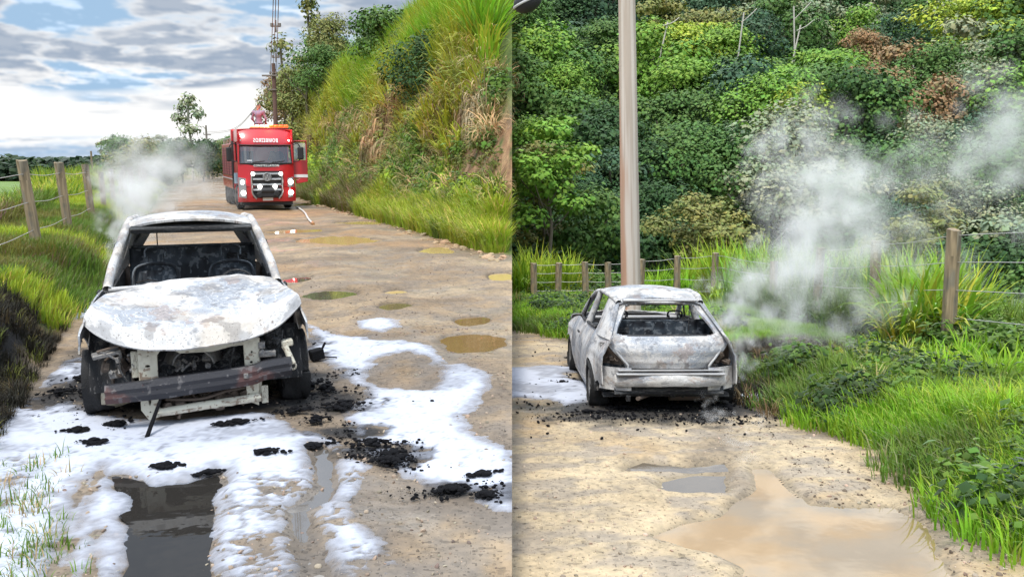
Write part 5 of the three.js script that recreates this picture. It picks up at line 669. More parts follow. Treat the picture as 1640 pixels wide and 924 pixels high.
{ // right side: verge, tall growth along the fence, thicket beyond
  const r = rng(303), short = [], mid = [], tall = [], arch = [], weed = [], burnt = [];
  for (let i = 0; i < 52000; i++) {
    const z = -3 - 25 * r() ** 1.35, x = 0.05 + (0.62 * -z + 2.5) * r(), g = vergeR(x, z) + 0.18 * fbm(x * 1.7, z * 1.7, 3); if (g < (r() < 0.12 ? -0.3 : -0.02)) continue;
    const f = fenceSide(x, z), y = hR(x, z), n = fbm(x * 0.6, z * 0.6, 3), ry = r() * 6, bk = blot(charR, x, z);
    if (bk > 0.25) { if (r() < 0.4) burnt.push([x, y, z, 0.3 + 0.35 * r(), ry, 0, 0, vary(r() < 0.7 ? G.scorch : [0.15, 0.11, 0.06], r)]); continue; }
    const bare = f > -4 && z > -17 && z < -8 ? 0.6 : 1, near = sstep(-15, -9, z), lush = sstep(0.15, 0.9, g) * near;
    if (-f > 0.2 || z < -19) { const q = f > -1.5 && z > -19 ? r() * 0.36 : r(); if (q < 0.35 + 0.2 * (1 - lush)) short.push([x, y, z, (f > -2.4 && z > -17 ? 0.55 : 1) * (0.9 + 0.6 * r()), ry, 0, 0, vary(n > -0.1 ? G.vivid : G.green, r)]); else if (q < 0.62) mid.push([x, y, z, bare * (0.34 + 0.4 * r()) * (0.55 + 0.45 * lush), ry, 0, 0, vary(n > -0.05 ? G.vivid : n > -0.15 ? G.lime : G.green, r)]); else if (q < 0.655 && lush > 0.5 && g > 0.7) arch.push([x, y, z, 0.18 + 0.16 * r(), ry, 0, 0, vary(n > 0 ? G.lime : G.green, r)]); else if (q > 0.9945 && g > 0.6) burnt.push([x, y, z, 0.5 + 0.4 * r(), ry, 0, 0, vary([0.34, 0.33, 0.14], r)]); else if (q > 0.9 && fbm(x * 1.4, z * 1.4 + 3, 3) > 0.05) weed.push([x, y, z, 0.35 + 0.3 * r(), ry, 0, 0, vary(r() < 0.5 ? G.green : G.deep, r)]); }
    else if (f < 9) { const q = r(); if (q < 0.3 && (f > 1 || z < -14)) mid.push([x, y, z, 0.7 + 0.7 * r(), ry, 0, 0, vary(G.green, r)]); else if (q < 0.4) weed.push([x, y, z, 0.4 + 0.45 * r(), ry, 0, 0, vary(n > 0 ? G.green : G.deep, r)]); }
  }
  const cl = (px, d, n, list, c, s0, s1, w) => { for (let i = 0; i < n; i++) { const dd = d + (r() - 0.5) * 2, x = (px - 820) / FPX * dd * 1.05 + (r() - 0.5) * w, z = -dd; if (x < 0.05) continue; list.push([x, hR(x, z), z, lerp(s0, s1, r()), r() * 6, 0, 0, vary(c, r)]); } };
  // tall cane behind the fence, in the smoke and at the seam
  for (let i = 0; i < 420; i++) { const t = r(), px = lerp(1150, 1500, t), d = lerp(21, 14.5, t) + 2.5 * r(); cl(px, d, 1, r() < 0.75 ? tall : arch, r() < 0.5 ? G.lime : r() < 0.5 ? G.vivid : G.green, 0.55, 1.0, 1.2); }
  cl(1478, 13.9, 60, arch, G.vivid, 0.7, 1.1, 1.0); cl(1458, 13.7, 30, arch, G.yellow, 0.6, 0.95, 0.8); cl(1545, 13.5, 12, arch, G.vivid, 0.4, 0.7, 0.8); cl(1180, 24, 60, tall, G.lime, 0.7, 1.15, 3); cl(1060, 23.5, 24, tall, G.vivid, 0.4, 0.65, 1.2); cl(870, 24, 34, tall, G.lime, 0.55, 0.85, 1.4); cl(835, 23.5, 30, arch, G.vivid, 0.6, 0.9, 0.9); cl(905, 24.5, 22, arch, G.yellow, 0.5, 0.7, 1.2); cl(960, 25, 90, weed, G.green, 0.6, 1.1, 3); cl(1110, 25, 90, weed, G.olive, 0.6, 1.0, 3);
  cl(1620, 10.5, 20, mid, G.vivid, 0.6, 0.95, 2); cl(1440, 11.0, 16, mid, G.lime, 0.45, 0.7, 1.6);
  scatter('grass', shortT, grassM, short, 'bright short grass of the right verge', 'grass'); scatter('grass', lushT, grassM, mid, 'lush vivid grass tufts edging the sloping road', 'grass'); scatter('tall_grass', caneT, grassM, tall, 'tall green cane grass behind the right fence in smoke', 'tall grass'); scatter('tall_grass', caneB, grassM, arch, 'arching bright cane beside the big fence post', 'tall grass'); scatter('ground_cover', bigLeafT, grassM, weed, 'leafy thicket beyond the right fence', 'ground cover'); scatter('grass', deadT, strawM, burnt, 'burnt grass beside the smoking hatchback', 'grass');
}
// ---------- stones and road litter ----------
{
  const r = rng(404), g = new THREE.IcosahedronGeometry(1, 1), p = g.attributes.position; for (let i = 0; i < p.count; i++) { const k = 1 + 0.3 * vnoise(p.getX(i) * 1.7 + 5, p.getY(i) * 1.7 + p.getZ(i)); p.setXYZ(i, p.getX(i) * k, p.getY(i) * k * 0.6, p.getZ(i) * k); } g.computeVertexNormals();
  const L = [], R = [], m = std([1, 1, 1], 0.9);
  for (let i = 0; i < 9000; i++) { const z = -3.8 - 16 * r() ** 1.6, x = -(0.62 * -z) * r(), v = vOf(x, z), u = uOf(x, z); if (x > -0.05 || v < -1.2 || v > toe(u) - 0.1) continue; if (fbm(x * 0.9 + 4, z * 0.9, 3) < -0.02 && r() < 0.75) continue; const s = 0.004 + 0.014 * r() ** 4; L.push([x, hL(x, z) + s * 0.15, z, s, r() * 6, r(), r(), vary(r() < 0.7 ? [0.30, 0.24, 0.18] : [0.15, 0.12, 0.1], r, 0.35)]); }
  for (let i = 0; i < 8000; i++) { const z = -3.8 - 13 * r() ** 1.5, x = 0.03 + (0.6 * -z) * r(); if (vergeR(x, z) > 0.1) continue; const near = vergeR(x, z) > -1.1; if (!near && r() < 0.75) continue; const s = 0.004 + 0.014 * r() ** 4; R.push([x, hR(x, z) + s * 0.15, z, s, r() * 6, r(), r(), vary(near && r() < 0.6 ? [0.12, 0.09, 0.065] : [0.36, 0.29, 0.22], r, 0.35)]); }
  scatter('gravel', g, m, L, 'loose stones strewn over the left road', 'gravel'); scatter('gravel', g, m, R, 'loose stones and dirt crumbs on the sloping road', 'gravel');
  const C = []; for (let i = 0; i < 420; i++) { const u = 16 + 30 * r(), v = toe(u) - 0.0 - 0.7 * r() ** 1.5, [x, z] = fromUV(u, v); if (x > -0.1) continue; const s = 0.03 + 0.1 * r() ** 3; C.push([x, hL(x, z), z, s, r() * 6, r() * 0.5, r() * 0.5, vary([0.36, 0.26, 0.16], r, 0.2)]); }
  scatter('gravel', g, m, C, 'scraped clods of earth along the foot of the bank', 'earth clods');
}
// ---------- trees ----------
const barkM = std([0.17, 0.14, 0.11], 0.95), paleBark = std([0.50, 0.47, 0.42], 0.9);
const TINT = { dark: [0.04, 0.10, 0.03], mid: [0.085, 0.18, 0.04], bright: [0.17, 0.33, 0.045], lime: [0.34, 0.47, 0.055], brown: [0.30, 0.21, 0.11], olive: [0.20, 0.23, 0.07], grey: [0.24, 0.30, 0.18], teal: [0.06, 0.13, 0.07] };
const crownM = Object.fromEntries(Object.entries(TINT).map(([k, c]) => [k, leafy(c, 0.12)]));
function lobesOf(seed, n, R, H, flat = 0.78) { const r = rng(seed), out = [[0, H, 0, R * 0.62, R * flat * 0.8, R * 0.62]]; for (let i = 0; i < n; i++) { const a = i / n * 6.283 + r(), d = R * (0.32 + 0.4 * r()), s = R * (0.32 + 0.22 * r()); out.push([Math.cos(a) * d, H + R * flat * ((r() - 0.5) * 1.5), Math.sin(a) * d, s, s * (0.6 + 0.3 * r()), s]); } for (let i = 0; i < n / 2; i++) { const a = r() * 6.3, d = R * 0.4 * r(), s = R * (0.28 + 0.15 * r()); out.push([Math.cos(a) * d, H + R * flat * (0.55 + 0.3 * r()), Math.sin(a) * d, s, s * 0.7, s]); } return out; }
const crownG = {
  broad: [1, 2, 3].map((k) => leafCloud(8000, 500 + k, lobesOf(20 + k, 11, 4.2, 7.2), 0.24, 0.8, 0.3)),
  layered: [1, 2].map((k) => leafCloud(7000, 510 + k, lobesOf(40 + k, 13, 4.4, 7.8, 0.42).map((l) => [l[0], l[1], l[2], l[3], l[4] * 0.5, l[5]]), 0.24, 1.3, 0.5)),
  dome: [1, 2].map((k) => leafCloud(6000, 520 + k, lobesOf(60 + k, 8, 3.6, 6.2, 0.9), 0.26, 0.5, 0.22)),
  airy: [1, 2].map((k) => leafCloud(2200, 530 + k, lobesOf(80 + k, 12, 3.6, 7.6, 0.7).map((l) => [l[0], l[1], l[2], l[3] * 0.72, l[4] * 0.6, l[5] * 0.72]), 0.28, 0.9, 0.6)),
  bush: [1, 2, 3].map((k) => leafCloud(3800, 540 + k, lobesOf(90 + k, 9, 1.5, 1.35, 0.75), 0.13, 0.5, 0.4)),
  young: [1, 2].map((k) => leafCloud(4200, 550 + k, lobesOf(70 + k, 13, 1.9, 3.2, 1.1).map((l) => [l[0], l[1], l[2], l[3] * 0.72, l[4] * 0.5, l[5] * 0.72]), 0.14, 0.8, 0.55)),
};
function trunkGeo(h, r0, seed, fork = 4, spread = 1.6) {
  const r = rng(seed), pts = [[0, -0.8, 0], [0.1 * (r() - 0.5), h * 0.3, 0.1], [0.25 * (r() - 0.5), h * 0.65, 0.15], [0.3 * (r() - 0.5), h, 0]], g = tube(pts, r0, 14, 8), p = g.attributes.position;
  for (let i = 0; i < p.count; i++) { const t = clamp(p.getY(i) / h), c = new THREE.CatmullRomCurve3(pts.map((q) => V(...q))).getPoint((t * h + 0.8) / (h + 0.8)), k = 1.15 - 0.6 * t; p.setX(i, c.x + (p.getX(i) - c.x) * k); p.setZ(i, c.z + (p.getZ(i) - c.z) * k); }
  const out = [g]; for (let i = 0; i < fork; i++) { const a = i / fork * 6.28 + r(), y = h * (0.5 + 0.35 * r()), q = spread * (0.7 + 0.6 * r()); out.push(tube([[0, y, 0.1], [Math.cos(a) * q * 0.5, y + q * 0.5, Math.sin(a) * q * 0.5], [Math.cos(a) * q, y + q * 1.1, Math.sin(a) * q]], r0 * 0.32, 8, 5)); } return join(out);
}
const trunkG = { tall: trunkGeo(7.4, 0.2, 3, 5, 2.2), bush: trunkGeo(1.2, 0.045, 4, 4, 0.7), young: trunkGeo(3.0, 0.06, 5, 5, 0.9) };
function tree(name, kind, v, tint, x, y, z, s, turn, label, cat = 'tree', group, sy = 1, pale) {
  const t = thing(name, label, cat, [x, y, z], turn, group); t.scale.set(s, s * sy, s);
  part('trunk', trunkG[kind === 'bush' ? 'bush' : kind === 'young' ? 'young' : 'tall'], pale ? paleBark : barkM, t); part('crown', crownG[kind][v % crownG[kind].length], crownM[tint], t); return t;
}
{ // the wood on the slope behind the right road, each tree placed by the spot of its crown in the photograph
  const T = [ // pixel x, pixel y of the crown's middle, distance, kind, tint, size, label start
    [850, 60, 82, 'broad', 'mid', 1.0], [905, 40, 96, 'broad', 'dark', 1.2], [955, 20, 98, 'dome', 'teal', 1.2], [870, 130, 72, 'broad', 'bright', 1.0], [930, 110, 84, 'dome', 'teal', 1.1], [970, 70, 80, 'layered', 'mid', 1.0], [835, 150, 66, 'dome', 'mid', 0.8], [900, 160, 66, 'broad', 'bright', 0.85], [960, 160, 72, 'broad', 'mid', 0.9],
    [845, 200, 58, 'layered', 'bright', 0.9], [920, 215, 60, 'dome', 'mid', 0.8], [975, 235, 56, 'broad', 'dark', 0.8], [850, 260, 50, 'broad', 'bright', 0.75], [935, 275, 50, 'dome', 'dark', 0.75], [885, 300, 46, 'broad', 'dark', 0.7], [985, 310, 46, 'dome', 'teal', 0.7],
    [1060, 40, 86, 'airy', 'olive', 1.25], [1120, 60, 90, 'layered', 'olive', 1.1], [1045, 110, 72, 'dome', 'bright', 0.95], [1105, 80, 84, 'layered', 'lime', 1.0], [1170, 20, 104, 'broad', 'teal', 1.2], [1150, 85, 82, 'layered', 'bright', 1.0], [1205, 70, 84, 'dome', 'teal', 0.95], [1200, 20, 100, 'airy', 'grey', 1.1],
    [1055, 165, 62, 'dome', 'mid', 0.85], [1110, 140, 68, 'layered', 'bright', 0.95], [1165, 135, 72, 'layered', 'mid', 1.0], [1175, 185, 60, 'dome', 'teal', 1.05], [1090, 190, 58, 'layered', 'mid', 0.85], [1060, 240, 52, 'broad', 'mid', 0.75], [1115, 245, 50, 'layered', 'mid', 0.75], [1170, 255, 50, 'dome', 'dark', 0.7], [1040, 290, 46, 'dome', 'dark', 0.72], [1105, 300, 46, 'broad', 'mid', 0.7], [1165, 305, 45, 'layered', 'bright', 0.62],
    [1255, 55, 88, 'dome', 'mid', 1.0], [1260, 15, 112, 'airy', 'mid', 1.4], [1305, 40, 92, 'airy', 'grey', 1.0], [1340, 15, 110, 'broad', 'dark', 1.3], [1300, 85, 76, 'dome', 'mid', 0.75], [1385, 55, 90, 'dome', 'bright', 0.8], [1425, 25, 98, 'airy', 'grey', 1.3], [1440, 65, 84, 'dome', 'teal', 0.9], [1485, 45, 92, 'broad', 'mid', 1.0], [1265, 105, 70, 'broad', 'bright', 0.9], [1320, 120, 68, 'layered', 'bright', 0.95], [1245, 145, 64, 'layered', 'bright', 0.8], [1300, 150, 62, 'layered', 'mid', 0.9],
    [1385, 85, 74, 'dome', 'brown', 0.62], [1440, 115, 66, 'airy', 'brown', 1.0], [1400, 145, 60, 'dome', 'brown', 0.55], [1500, 190, 56, 'dome', 'brown', 0.75], [1540, 185, 60, 'airy', 'brown', 0.75], [1495, 130, 62, 'broad', 'mid', 0.75], [1440, 170, 56, 'layered', 'mid', 0.7], [1380, 190, 54, 'dome', 'dark', 0.75], [1340, 200, 54, 'broad', 'mid', 0.75], [1280, 205, 54, 'broad', 'lime', 0.75], [1230, 200, 56, 'broad', 'bright', 0.7],
    [1570, 40, 76, 'layered', 'lime', 1.25], [1620, 30, 82, 'layered', 'grey', 1.2], [1545, 85, 70, 'airy', 'grey', 1.1], [1600, 105, 66, 'layered', 'grey', 1.05], [1640, 130, 64, 'broad', 'mid', 0.95], [1580, 165, 56, 'dome', 'grey', 0.75], [1625, 200, 54, 'broad', 'mid', 0.8], [1680, 60, 72, 'broad', 'mid', 1.2], [1520, 20, 104, 'dome', 'teal', 1.1], [1690, 190, 54, 'broad', 'bright', 0.9],
    [1430, 225, 50, 'dome', 'mid', 0.62], [1490, 250, 48, 'broad', 'grey', 0.65], [1560, 240, 48, 'dome', 'teal', 0.7], [1610, 270, 46, 'broad', 'mid', 0.7], [1260, 260, 48, 'broad', 'grey', 0.7], [1330, 265, 48, 'dome', 'mid', 0.7], [1395, 285, 46, 'dome', 'dark', 0.65], [1230, 310, 44, 'airy', 'grey', 0.75], [1290, 315, 44, 'layered', 'grey', 0.7], [1460, 310, 44, 'broad', 'mid', 0.62], [1535, 320, 42, 'layered', 'grey', 0.62], [1590, 340, 42, 'dome', 'dark', 0.6], [1650, 320, 42, 'broad', 'mid', 0.7],
    [1350, 340, 42, 'dome', 'mid', 0.6], [1420, 370, 40, 'dome', 'teal', 0.55], [1500, 395, 38, 'dome', 'dark', 0.5], [850, 340, 42, 'dome', 'dark', 0.6], [930, 350, 42, 'broad', 'dark', 0.6], [985, 370, 40, 'dome', 'teal', 0.55], [1045, 365, 40, 'broad', 'dark', 0.55],
  ];
  const word = { broad: 'spreading', layered: 'layered flat topped', dome: 'rounded', airy: 'loose open crowned' }, hue = { dark: 'dark green', mid: 'mid green', bright: 'bright green', lime: 'yellow green', brown: 'browned dying', olive: 'olive', grey: 'pale grey green', teal: 'deep blue green' };
  const seen = {}, order = {};
  const spot = (px) => px < 985 ? 'left of the pole' : px < 1190 ? 'between pole and smoke' : px < 1350 ? 'above the smoke' : px < 1470 ? 'by the browned crowns' : px < 1560 ? 'right of the browned crowns' : 'near the right edge', tier = (py) => py < 120 ? 'high on' : py < 230 ? 'midway up' : 'low on';
  for (let i = T.length - 1; i >= 0; i--) if (i % 5 === 4 && ['mid', 'bright', 'dark'].includes(T[i][4]) && T[i][1] > 40) T.splice(i, 1);
  T.forEach(([px, py, d, k, tint], i) => (seen[tint + k + tier(py) + spot(px)] ??= []).push(i)); for (const list of Object.values(seen)) list.sort((a, b) => T[a][1] - T[b][1]).forEach((i, n) => { order[i] = list.length === 1 ? '' : n === 0 ? 'upper ' : n === list.length - 1 ? 'lower ' : 'middle '; });
  const r = rng(606);
  T.forEach(([px, py, d, k, tint, s0], i) => { const s = s0 * (1.2 + 0.26 * hsh(i, 4));
    const [x, , z] = at(px, py, d), H = { broad: 7.4, layered: 8, dome: 6.6, airy: 7.8 }[k] * s, yc = at(px, py, d)[1]; if (x < s * 3) { /* stays behind the bank */ }
    const where = px < 985 ? 'left of the pole' : px < 1190 ? 'between pole and smoke' : px < 1350 ? 'above the smoke' : px < 1470 ? 'by the browned crowns' : px < 1560 ? 'right of the browned crowns' : 'near the right edge', level = py < 120 ? 'high on' : py < 230 ? 'midway up' : 'low on';
    const y = yc - H; // the stem reaches down to the slope
    const t = thing('forest_tree', `${order[i]}${hue[tint]} ${word[k]} tree ${level} the slope ${where}`, 'tree', [Math.max(x, 0.7), y, z], r() * 6.28, `${hue[tint]} ${word[k]} forest trees`); t.scale.set(s, s, s);
    const low = (hR(Math.max(x, 0.7), z) - y) / s, tall = Math.max(0.2, 7.0 - low), st = part('trunk', trunkG.tall, k === 'airy' ? paleBark : barkM, t); if (low < 0) { st.scale.set(1.1, (7.4 - low) / 7.4, 1.1); st.position.y = low; }
    part('crown', crownG[k][i % crownG[k].length], crownM[tint], t);
  });
  // undergrowth closing the gaps between the crowns
  [[840, -40, 120], [905, -70, 128], [990, -50, 118], [1070, -60, 124], [1140, -50, 130], [1230, -50, 128], [1320, -50, 124], [1400, -40, 128], [1490, -60, 122], [1570, -50, 120], [1650, -40, 122], [880, 10, 112], [1010, 0, 110], [1090, -10, 112], [1350, 0, 116], [1460, 0, 110], [1600, -10, 108]].sort((a, b) => a[0] - b[0]).forEach(([px, py, d], i) => { const p = at(px, py, d), s = 1.35, t = thing('forest_tree', `${['first', 'second', 'third', 'fourth', 'fifth', 'sixth', 'seventh', 'eighth', 'ninth', 'tenth', 'eleventh', 'twelfth', 'thirteenth', 'fourteenth', 'fifteenth', 'sixteenth', 'seventeenth'][i]} tree from the left along the top of the slope`, 'tree', [Math.max(1, p[0]), p[1] - 9, p[2]], i, `distant ${i % 2 ? 'mid' : 'dark'} green trees at the slope top`); t.scale.set(s, s, s); const low = (hR(p[0], p[2]) - t.position.y) / s, st = part('trunk', trunkG.tall, barkM, t); if (low < 0) { st.scale.set(1.1, (7.4 - low) / 7.4, 1.1); st.position.y = low; } part('crown', crownG[i % 3 ? 'broad' : 'dome'][i % 2], crownM[i % 2 ? 'mid' : 'dark'], t); });
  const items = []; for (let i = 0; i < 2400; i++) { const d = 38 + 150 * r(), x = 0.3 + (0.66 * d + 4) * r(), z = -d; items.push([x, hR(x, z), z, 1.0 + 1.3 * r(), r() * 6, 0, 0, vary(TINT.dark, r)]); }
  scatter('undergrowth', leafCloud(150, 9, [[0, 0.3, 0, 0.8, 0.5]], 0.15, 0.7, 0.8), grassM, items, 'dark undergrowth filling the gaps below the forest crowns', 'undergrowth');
  const bush = (px, base, d, kind, v, tint, s, label, sy = 1) => { const x = Math.max(0.9, (px - 820) / FPX * d * 1.01), z = -d; return tree(kind === 'bush' ? 'shrub' : 'young_tree', kind, v, tint, x, hR(x, z), z, s, v, label, kind === 'bush' ? 'shrub' : 'tree', null, sy); };
  bush(878, 0, 27, 'young', 0, 'bright', 1.15, 'yellow green young tree left of the pole behind the fence', 0.9); bush(835, 0, 29, 'young', 1, 'olive', 1.0, 'olive young tree at the left edge of the fenced thicket', 0.9); bush(935, 0, 30, 'bush', 1, 'mid', 1.3, 'green shrub just left of the utility pole'); bush(1110, 0, 27, 'young', 1, 'olive', 0.95, 'olive feathery young tree right of the utility pole', 0.8); bush(1160, 0, 29, 'bush', 0, 'olive', 1.4, 'pale olive shrub where the smoke rises');
  bush(1055, 0, 30, 'bush', 2, 'dark', 1.3, 'dark shrub between pole and olive young tree'); bush(1462, 0, 22, 'young', 0, 'olive', 0.85, 'olive bushy tree behind the smoke left of the big post', 0.95); bush(1570, 0, 21, 'bush', 1, 'mid', 0.9, 'green shrub beyond the wires right of the big post'); bush(1588, 0, 19, 'bush', 2, 'dark', 1.0, 'dark bush low beyond the big fence post'); bush(1560, 0, 24, 'young', 1, 'bright', 0.6, 'slender bright young tree beyond the wires'); bush(1530, 0, 25, 'bush', 0, 'dark', 1.2, 'shadowy bush behind the big fence post'); bush(1650, 0, 17, 'bush', 1, 'mid', 0.8, 'green shrub at the right edge of the picture');
  { // pale umbrella-leaved sapling right of the big post
    const x = (1612 - 820) / FPX * 20.5, z = -20, y = hR(x, z), t = thing('umbrella_tree', 'slender pale stemmed sapling with umbrella leaves at right', 'tree', [x, y, z]); part('trunk', tube([[0.25, -0.3, 0], [0.12, 1, 0], [-0.05, 2.2, 0], [-0.1, 3.2, 0]], 0.04, 16, 6), paleBark, t);
    part('crown', leafCloud(520, 77, [[-0.1, 3.25, 0, 0.75, 0.22], [0.5, 3.6, 0.1, 0.5, 0.16], [-0.6, 3.0, -0.2, 0.45, 0.14]], 0.17, 1.6, 0.8), crownM.grey, t);
  }
  // pale bare stems showing among the crowns
  [[1283, 40, 74, 1263, 62], [1272, 10, 74, 1278, 60], [1180, 60, 76, 1192, 20], [1235, 250, 47, 1245, 330], [1222, 250, 47, 1225, 320], [1070, 35, 70, 1045, 50]].forEach(([ax, ay, d, bx, by], i) => { const a = at(ax, ay, d), b = at(bx, by, d), lo = a[1] < b[1] ? a : b, hi = lo === a ? b : a, y0 = hR(lo[0], lo[2]) - 0.3; const t = thing('bare_tree', ['pale bare leaning stem high between two green crowns', 'upright pale bare stem high on the wooded slope', 'pale forked stem below a grey crown near the top', 'thin pale stem just inside the smoke', 'second thin pale stem at the left edge of the smoke', 'grey slanting branch above the rounded bright tree'][i], 'tree'); const s = V(...lo), e = V(...hi), dir = e.clone().sub(s); t.position.set(lo[0], y0, lo[2]); part('trunk', [tube([[0, 0, 0], [dir.x * 0.3, Math.max(0.3, (hi[1] - y0) * 0.45), 0], [dir.x, hi[1] - y0, 0]], 0.065, 14, 6)], paleBark, t); part('branch', tube([[dir.x * 0.7, (lo[1] - y0) + dir.y * 0.6, 0], [dir.x * 0.7 + 0.7, (lo[1] - y0) + dir.y * 0.9, 0.2], [dir.x * 0.7 + 1.2, hi[1] - y0 + 0.3, 0.2]], 0.04, 8, 5), paleBark, t); });
}
{ // trees of the left scene
  const put = (px, py, d, kind, v, tint, s, label, sy = 1, pale) => { const p = at(px, py, d), z = p[2], x = p[0]; return tree(kind === 'bush' ? 'shrub' : 'roadside_tree', kind, v, tint, x, hL(x, z) - 0.1, z, s, v * 2 + px, label, kind === 'bush' ? 'shrub' : 'tree', null, sy, pale); };
  // along and behind the bank top
  [[688, 34, 'broad', 'dark', 0.45, 'dark spreading tree on top of the bank'], [742, 38, 'dome', 'dark', 0.3, 'dark round tree on the bank top near the seam'], [655, 44, 'airy', 'dark', 0.45, 'loose dark tree at the left end of the bank top clump'], [590, 52, 'airy', 'olive', 0.4, 'loose olive tree on the bank skyline'], [560, 60, 'broad', 'mid', 0.34, 'small green tree on the bank skyline'], [615, 48, 'bush', 'mid', 1.5, 'green shrub on the skyline below the dark trees'], [545, 68, 'bush', 'mid', 1.7, 'rounded shrub far along the bank skyline']].forEach(([px, d, k, tint, s, label], i) => { const x = (px - 820) / FPX * d * 1.0, z = -d; tree(k === 'bush' ? 'shrub' : 'bank_tree', k, i, tint, x, hL(x, z) - (k === 'bush' ? 0.2 : 2.4), z, s, i * 1.3, label, k === 'bush' ? 'shrub' : 'tree'); });
  const bb = cast(684, 155, hL, 12); tree('shrub', 'bush', 1, 'dark', bb[0] - 0.1, bb[1] - 0.9, bb[2] + 0.1, 0.62, 1, 'dark glossy bush in the middle of the bank face', 'shrub');
  // far end of the bank, behind the truck
  put(470, 200, 66, 'broad', 0, 'olive', 0.62, 'brownish olive tree behind the fire truck door'); put(490, 190, 62, 'airy', 1, 'olive', 0.6, 'thin olive tree between truck and bank'); put(512, 190, 58, 'broad', 2, 'mid', 0.5, 'green tree where the bank begins'); put(455, 230, 78, 'dome', 0, 'brown', 0.7, 'rust tinted tree right behind the truck roof'); put(530, 190, 62, 'broad', 1, 'olive', 0.55, 'dense olive tree along the far bank'); put(452, 230, 58, 'bush', 0, 'olive', 1.6, 'olive shrub beside the open truck door');
  { const p = at(500, 200, 70), t = thing('slender_tree', 'very tall thin tree standing up above the far bank', 'tree', [p[0], hL(p[0], p[2]), p[2]]); part('trunk', tube([[0, 0, 0], [0.1, 4, 0], [-0.1, 8, 0], [0, 12.3, 0]], 0.1, 16, 6), barkM, t); part('crown', leafCloud(760, 92, [[0, 8.6, 0, 0.9, 1.6], [0.1, 11, 0, 0.7, 1.1], [-0.5, 12.2, 0, 0.5, 0.6], [0.3, 7, 0, 0.7, 0.8]], 0.3, 0.6, 0.8), crownM.olive, t); }
  { const p = at(455, 200, 76), t = thing('slender_tree', 'thin sparse tree beside the utility pole', 'tree', [p[0], hL(p[0], p[2]), p[2]]); part('trunk', tube([[0, 0, 0], [0.1, 4, 0], [-0.1, 9, 0]], 0.1, 14, 6), barkM, t); part('crown', leafCloud(420, 93, [[0, 9, 0, 1.2, 1.2], [0.4, 7, 0, 0.9, 0.9], [-0.6, 5, 0, 0.9, 0.9]], 0.3, 0.6, 0.9), crownM.olive, t); }
  // hedge and trees left of the road, behind the smoke
  [[190, 58, 'bush', 'mid', 1.15, 'leafy hedge shrub at the left end of the roadside hedge'], [215, 52, 'bush', 'olive', 1.1, 'olive hedge shrub half hidden by smoke'], [245, 56, 'bush', 'mid', 1.15, 'green hedge shrub in the middle of the smoke'], [270, 64, 'bush', 'dark', 1.35, 'dark hedge shrub beside the tall pale tree'], [290, 72, 'broad', 'olive', 0.36, 'small round tree under the tall pale tree'], [322, 76, 'bush', 'dark', 1.5, 'dark shrub under the far utility pole'], [340, 84, 'bush', 'olive', 1.3, 'olive shrub where the left road edge ends'], [258, 70, 'airy', 'grey', 0.38, 'loose roadside tree with thin crown above smoke'], [175, 66, 'airy', 'olive', 0.3, 'sparse small tree beside the field'], [372, 100, 'dome', 'mid', 0.5, 'green tree at the end of the road left of the truck'], [355, 108, 'broad', 'olive', 0.42, 'olive tree closing the road in the distance']].forEach(([px, d, k, tint, s, label], i) => { const x = (px - 820) / FPX * d * 0.99, z = -d; tree(k === 'bush' ? 'shrub' : 'roadside_tree', k, i, tint, x, hL(x, z) - 0.2, z, s, i * 1.7, label, k === 'bush' ? 'shrub' : 'tree'); });
  { const x = (305 - 820) / FPX * 78, z = -79, t = thing('tall_pale_tree', 'tall pale slim tree with open crown left of the road', 'tree', [x, hL(x, z), z]); part('trunk', [tube([[0, 0, 0], [0.1, 2.5, 0], [-0.1, 5, 0], [0, 7.4, 0]], 0.1, 16, 6), tube([[0, 3.6, 0], [0.6, 4.8, 0.1], [1.0, 5.8, 0]], 0.04, 8, 5), tube([[0, 3.2, 0], [-0.7, 4.3, 0.1], [-1.2, 5.0, 0]], 0.04, 8, 5)], paleBark, t); part('crown', leafCloud(1000, 95, [[0, 7, 0, 0.9, 0.8], [0.7, 5.9, 0, 0.8, 0.7], [-0.8, 5.5, 0, 0.8, 0.7], [0.2, 4.5, 0.3, 1.1, 0.6], [-0.6, 6.4, 0, 0.7, 0.5]], 0.28, 0.6, 0.9), crownM.grey, t); }
  // far wood along the edge of the field: one mass
  const r = rng(707), items = []; for (let i = 0; i < 1500; i++) { const d = 260 + 90 * r(), px = -420 + 760 * r(), x = (px - 820) / FPX * d, z = -d; items.push([x, hL(x, z) + 0.5, z, 2.6 + 2.8 * r() + 1.5 * Math.max(0, fbm(px * 0.02, 1, 2)), r() * 6, 0, 0, vary(r() < 0.6 ? [0.03, 0.06, 0.03] : [0.05, 0.09, 0.03], r)]); }
  scatter('far_woods', leafCloud(160, 12, [[0, 0.5, 0, 1, 0.75]], 0.5, 0.7, 0.3), grassM, items, 'far dark wood along the edge of the field', 'woods');
}
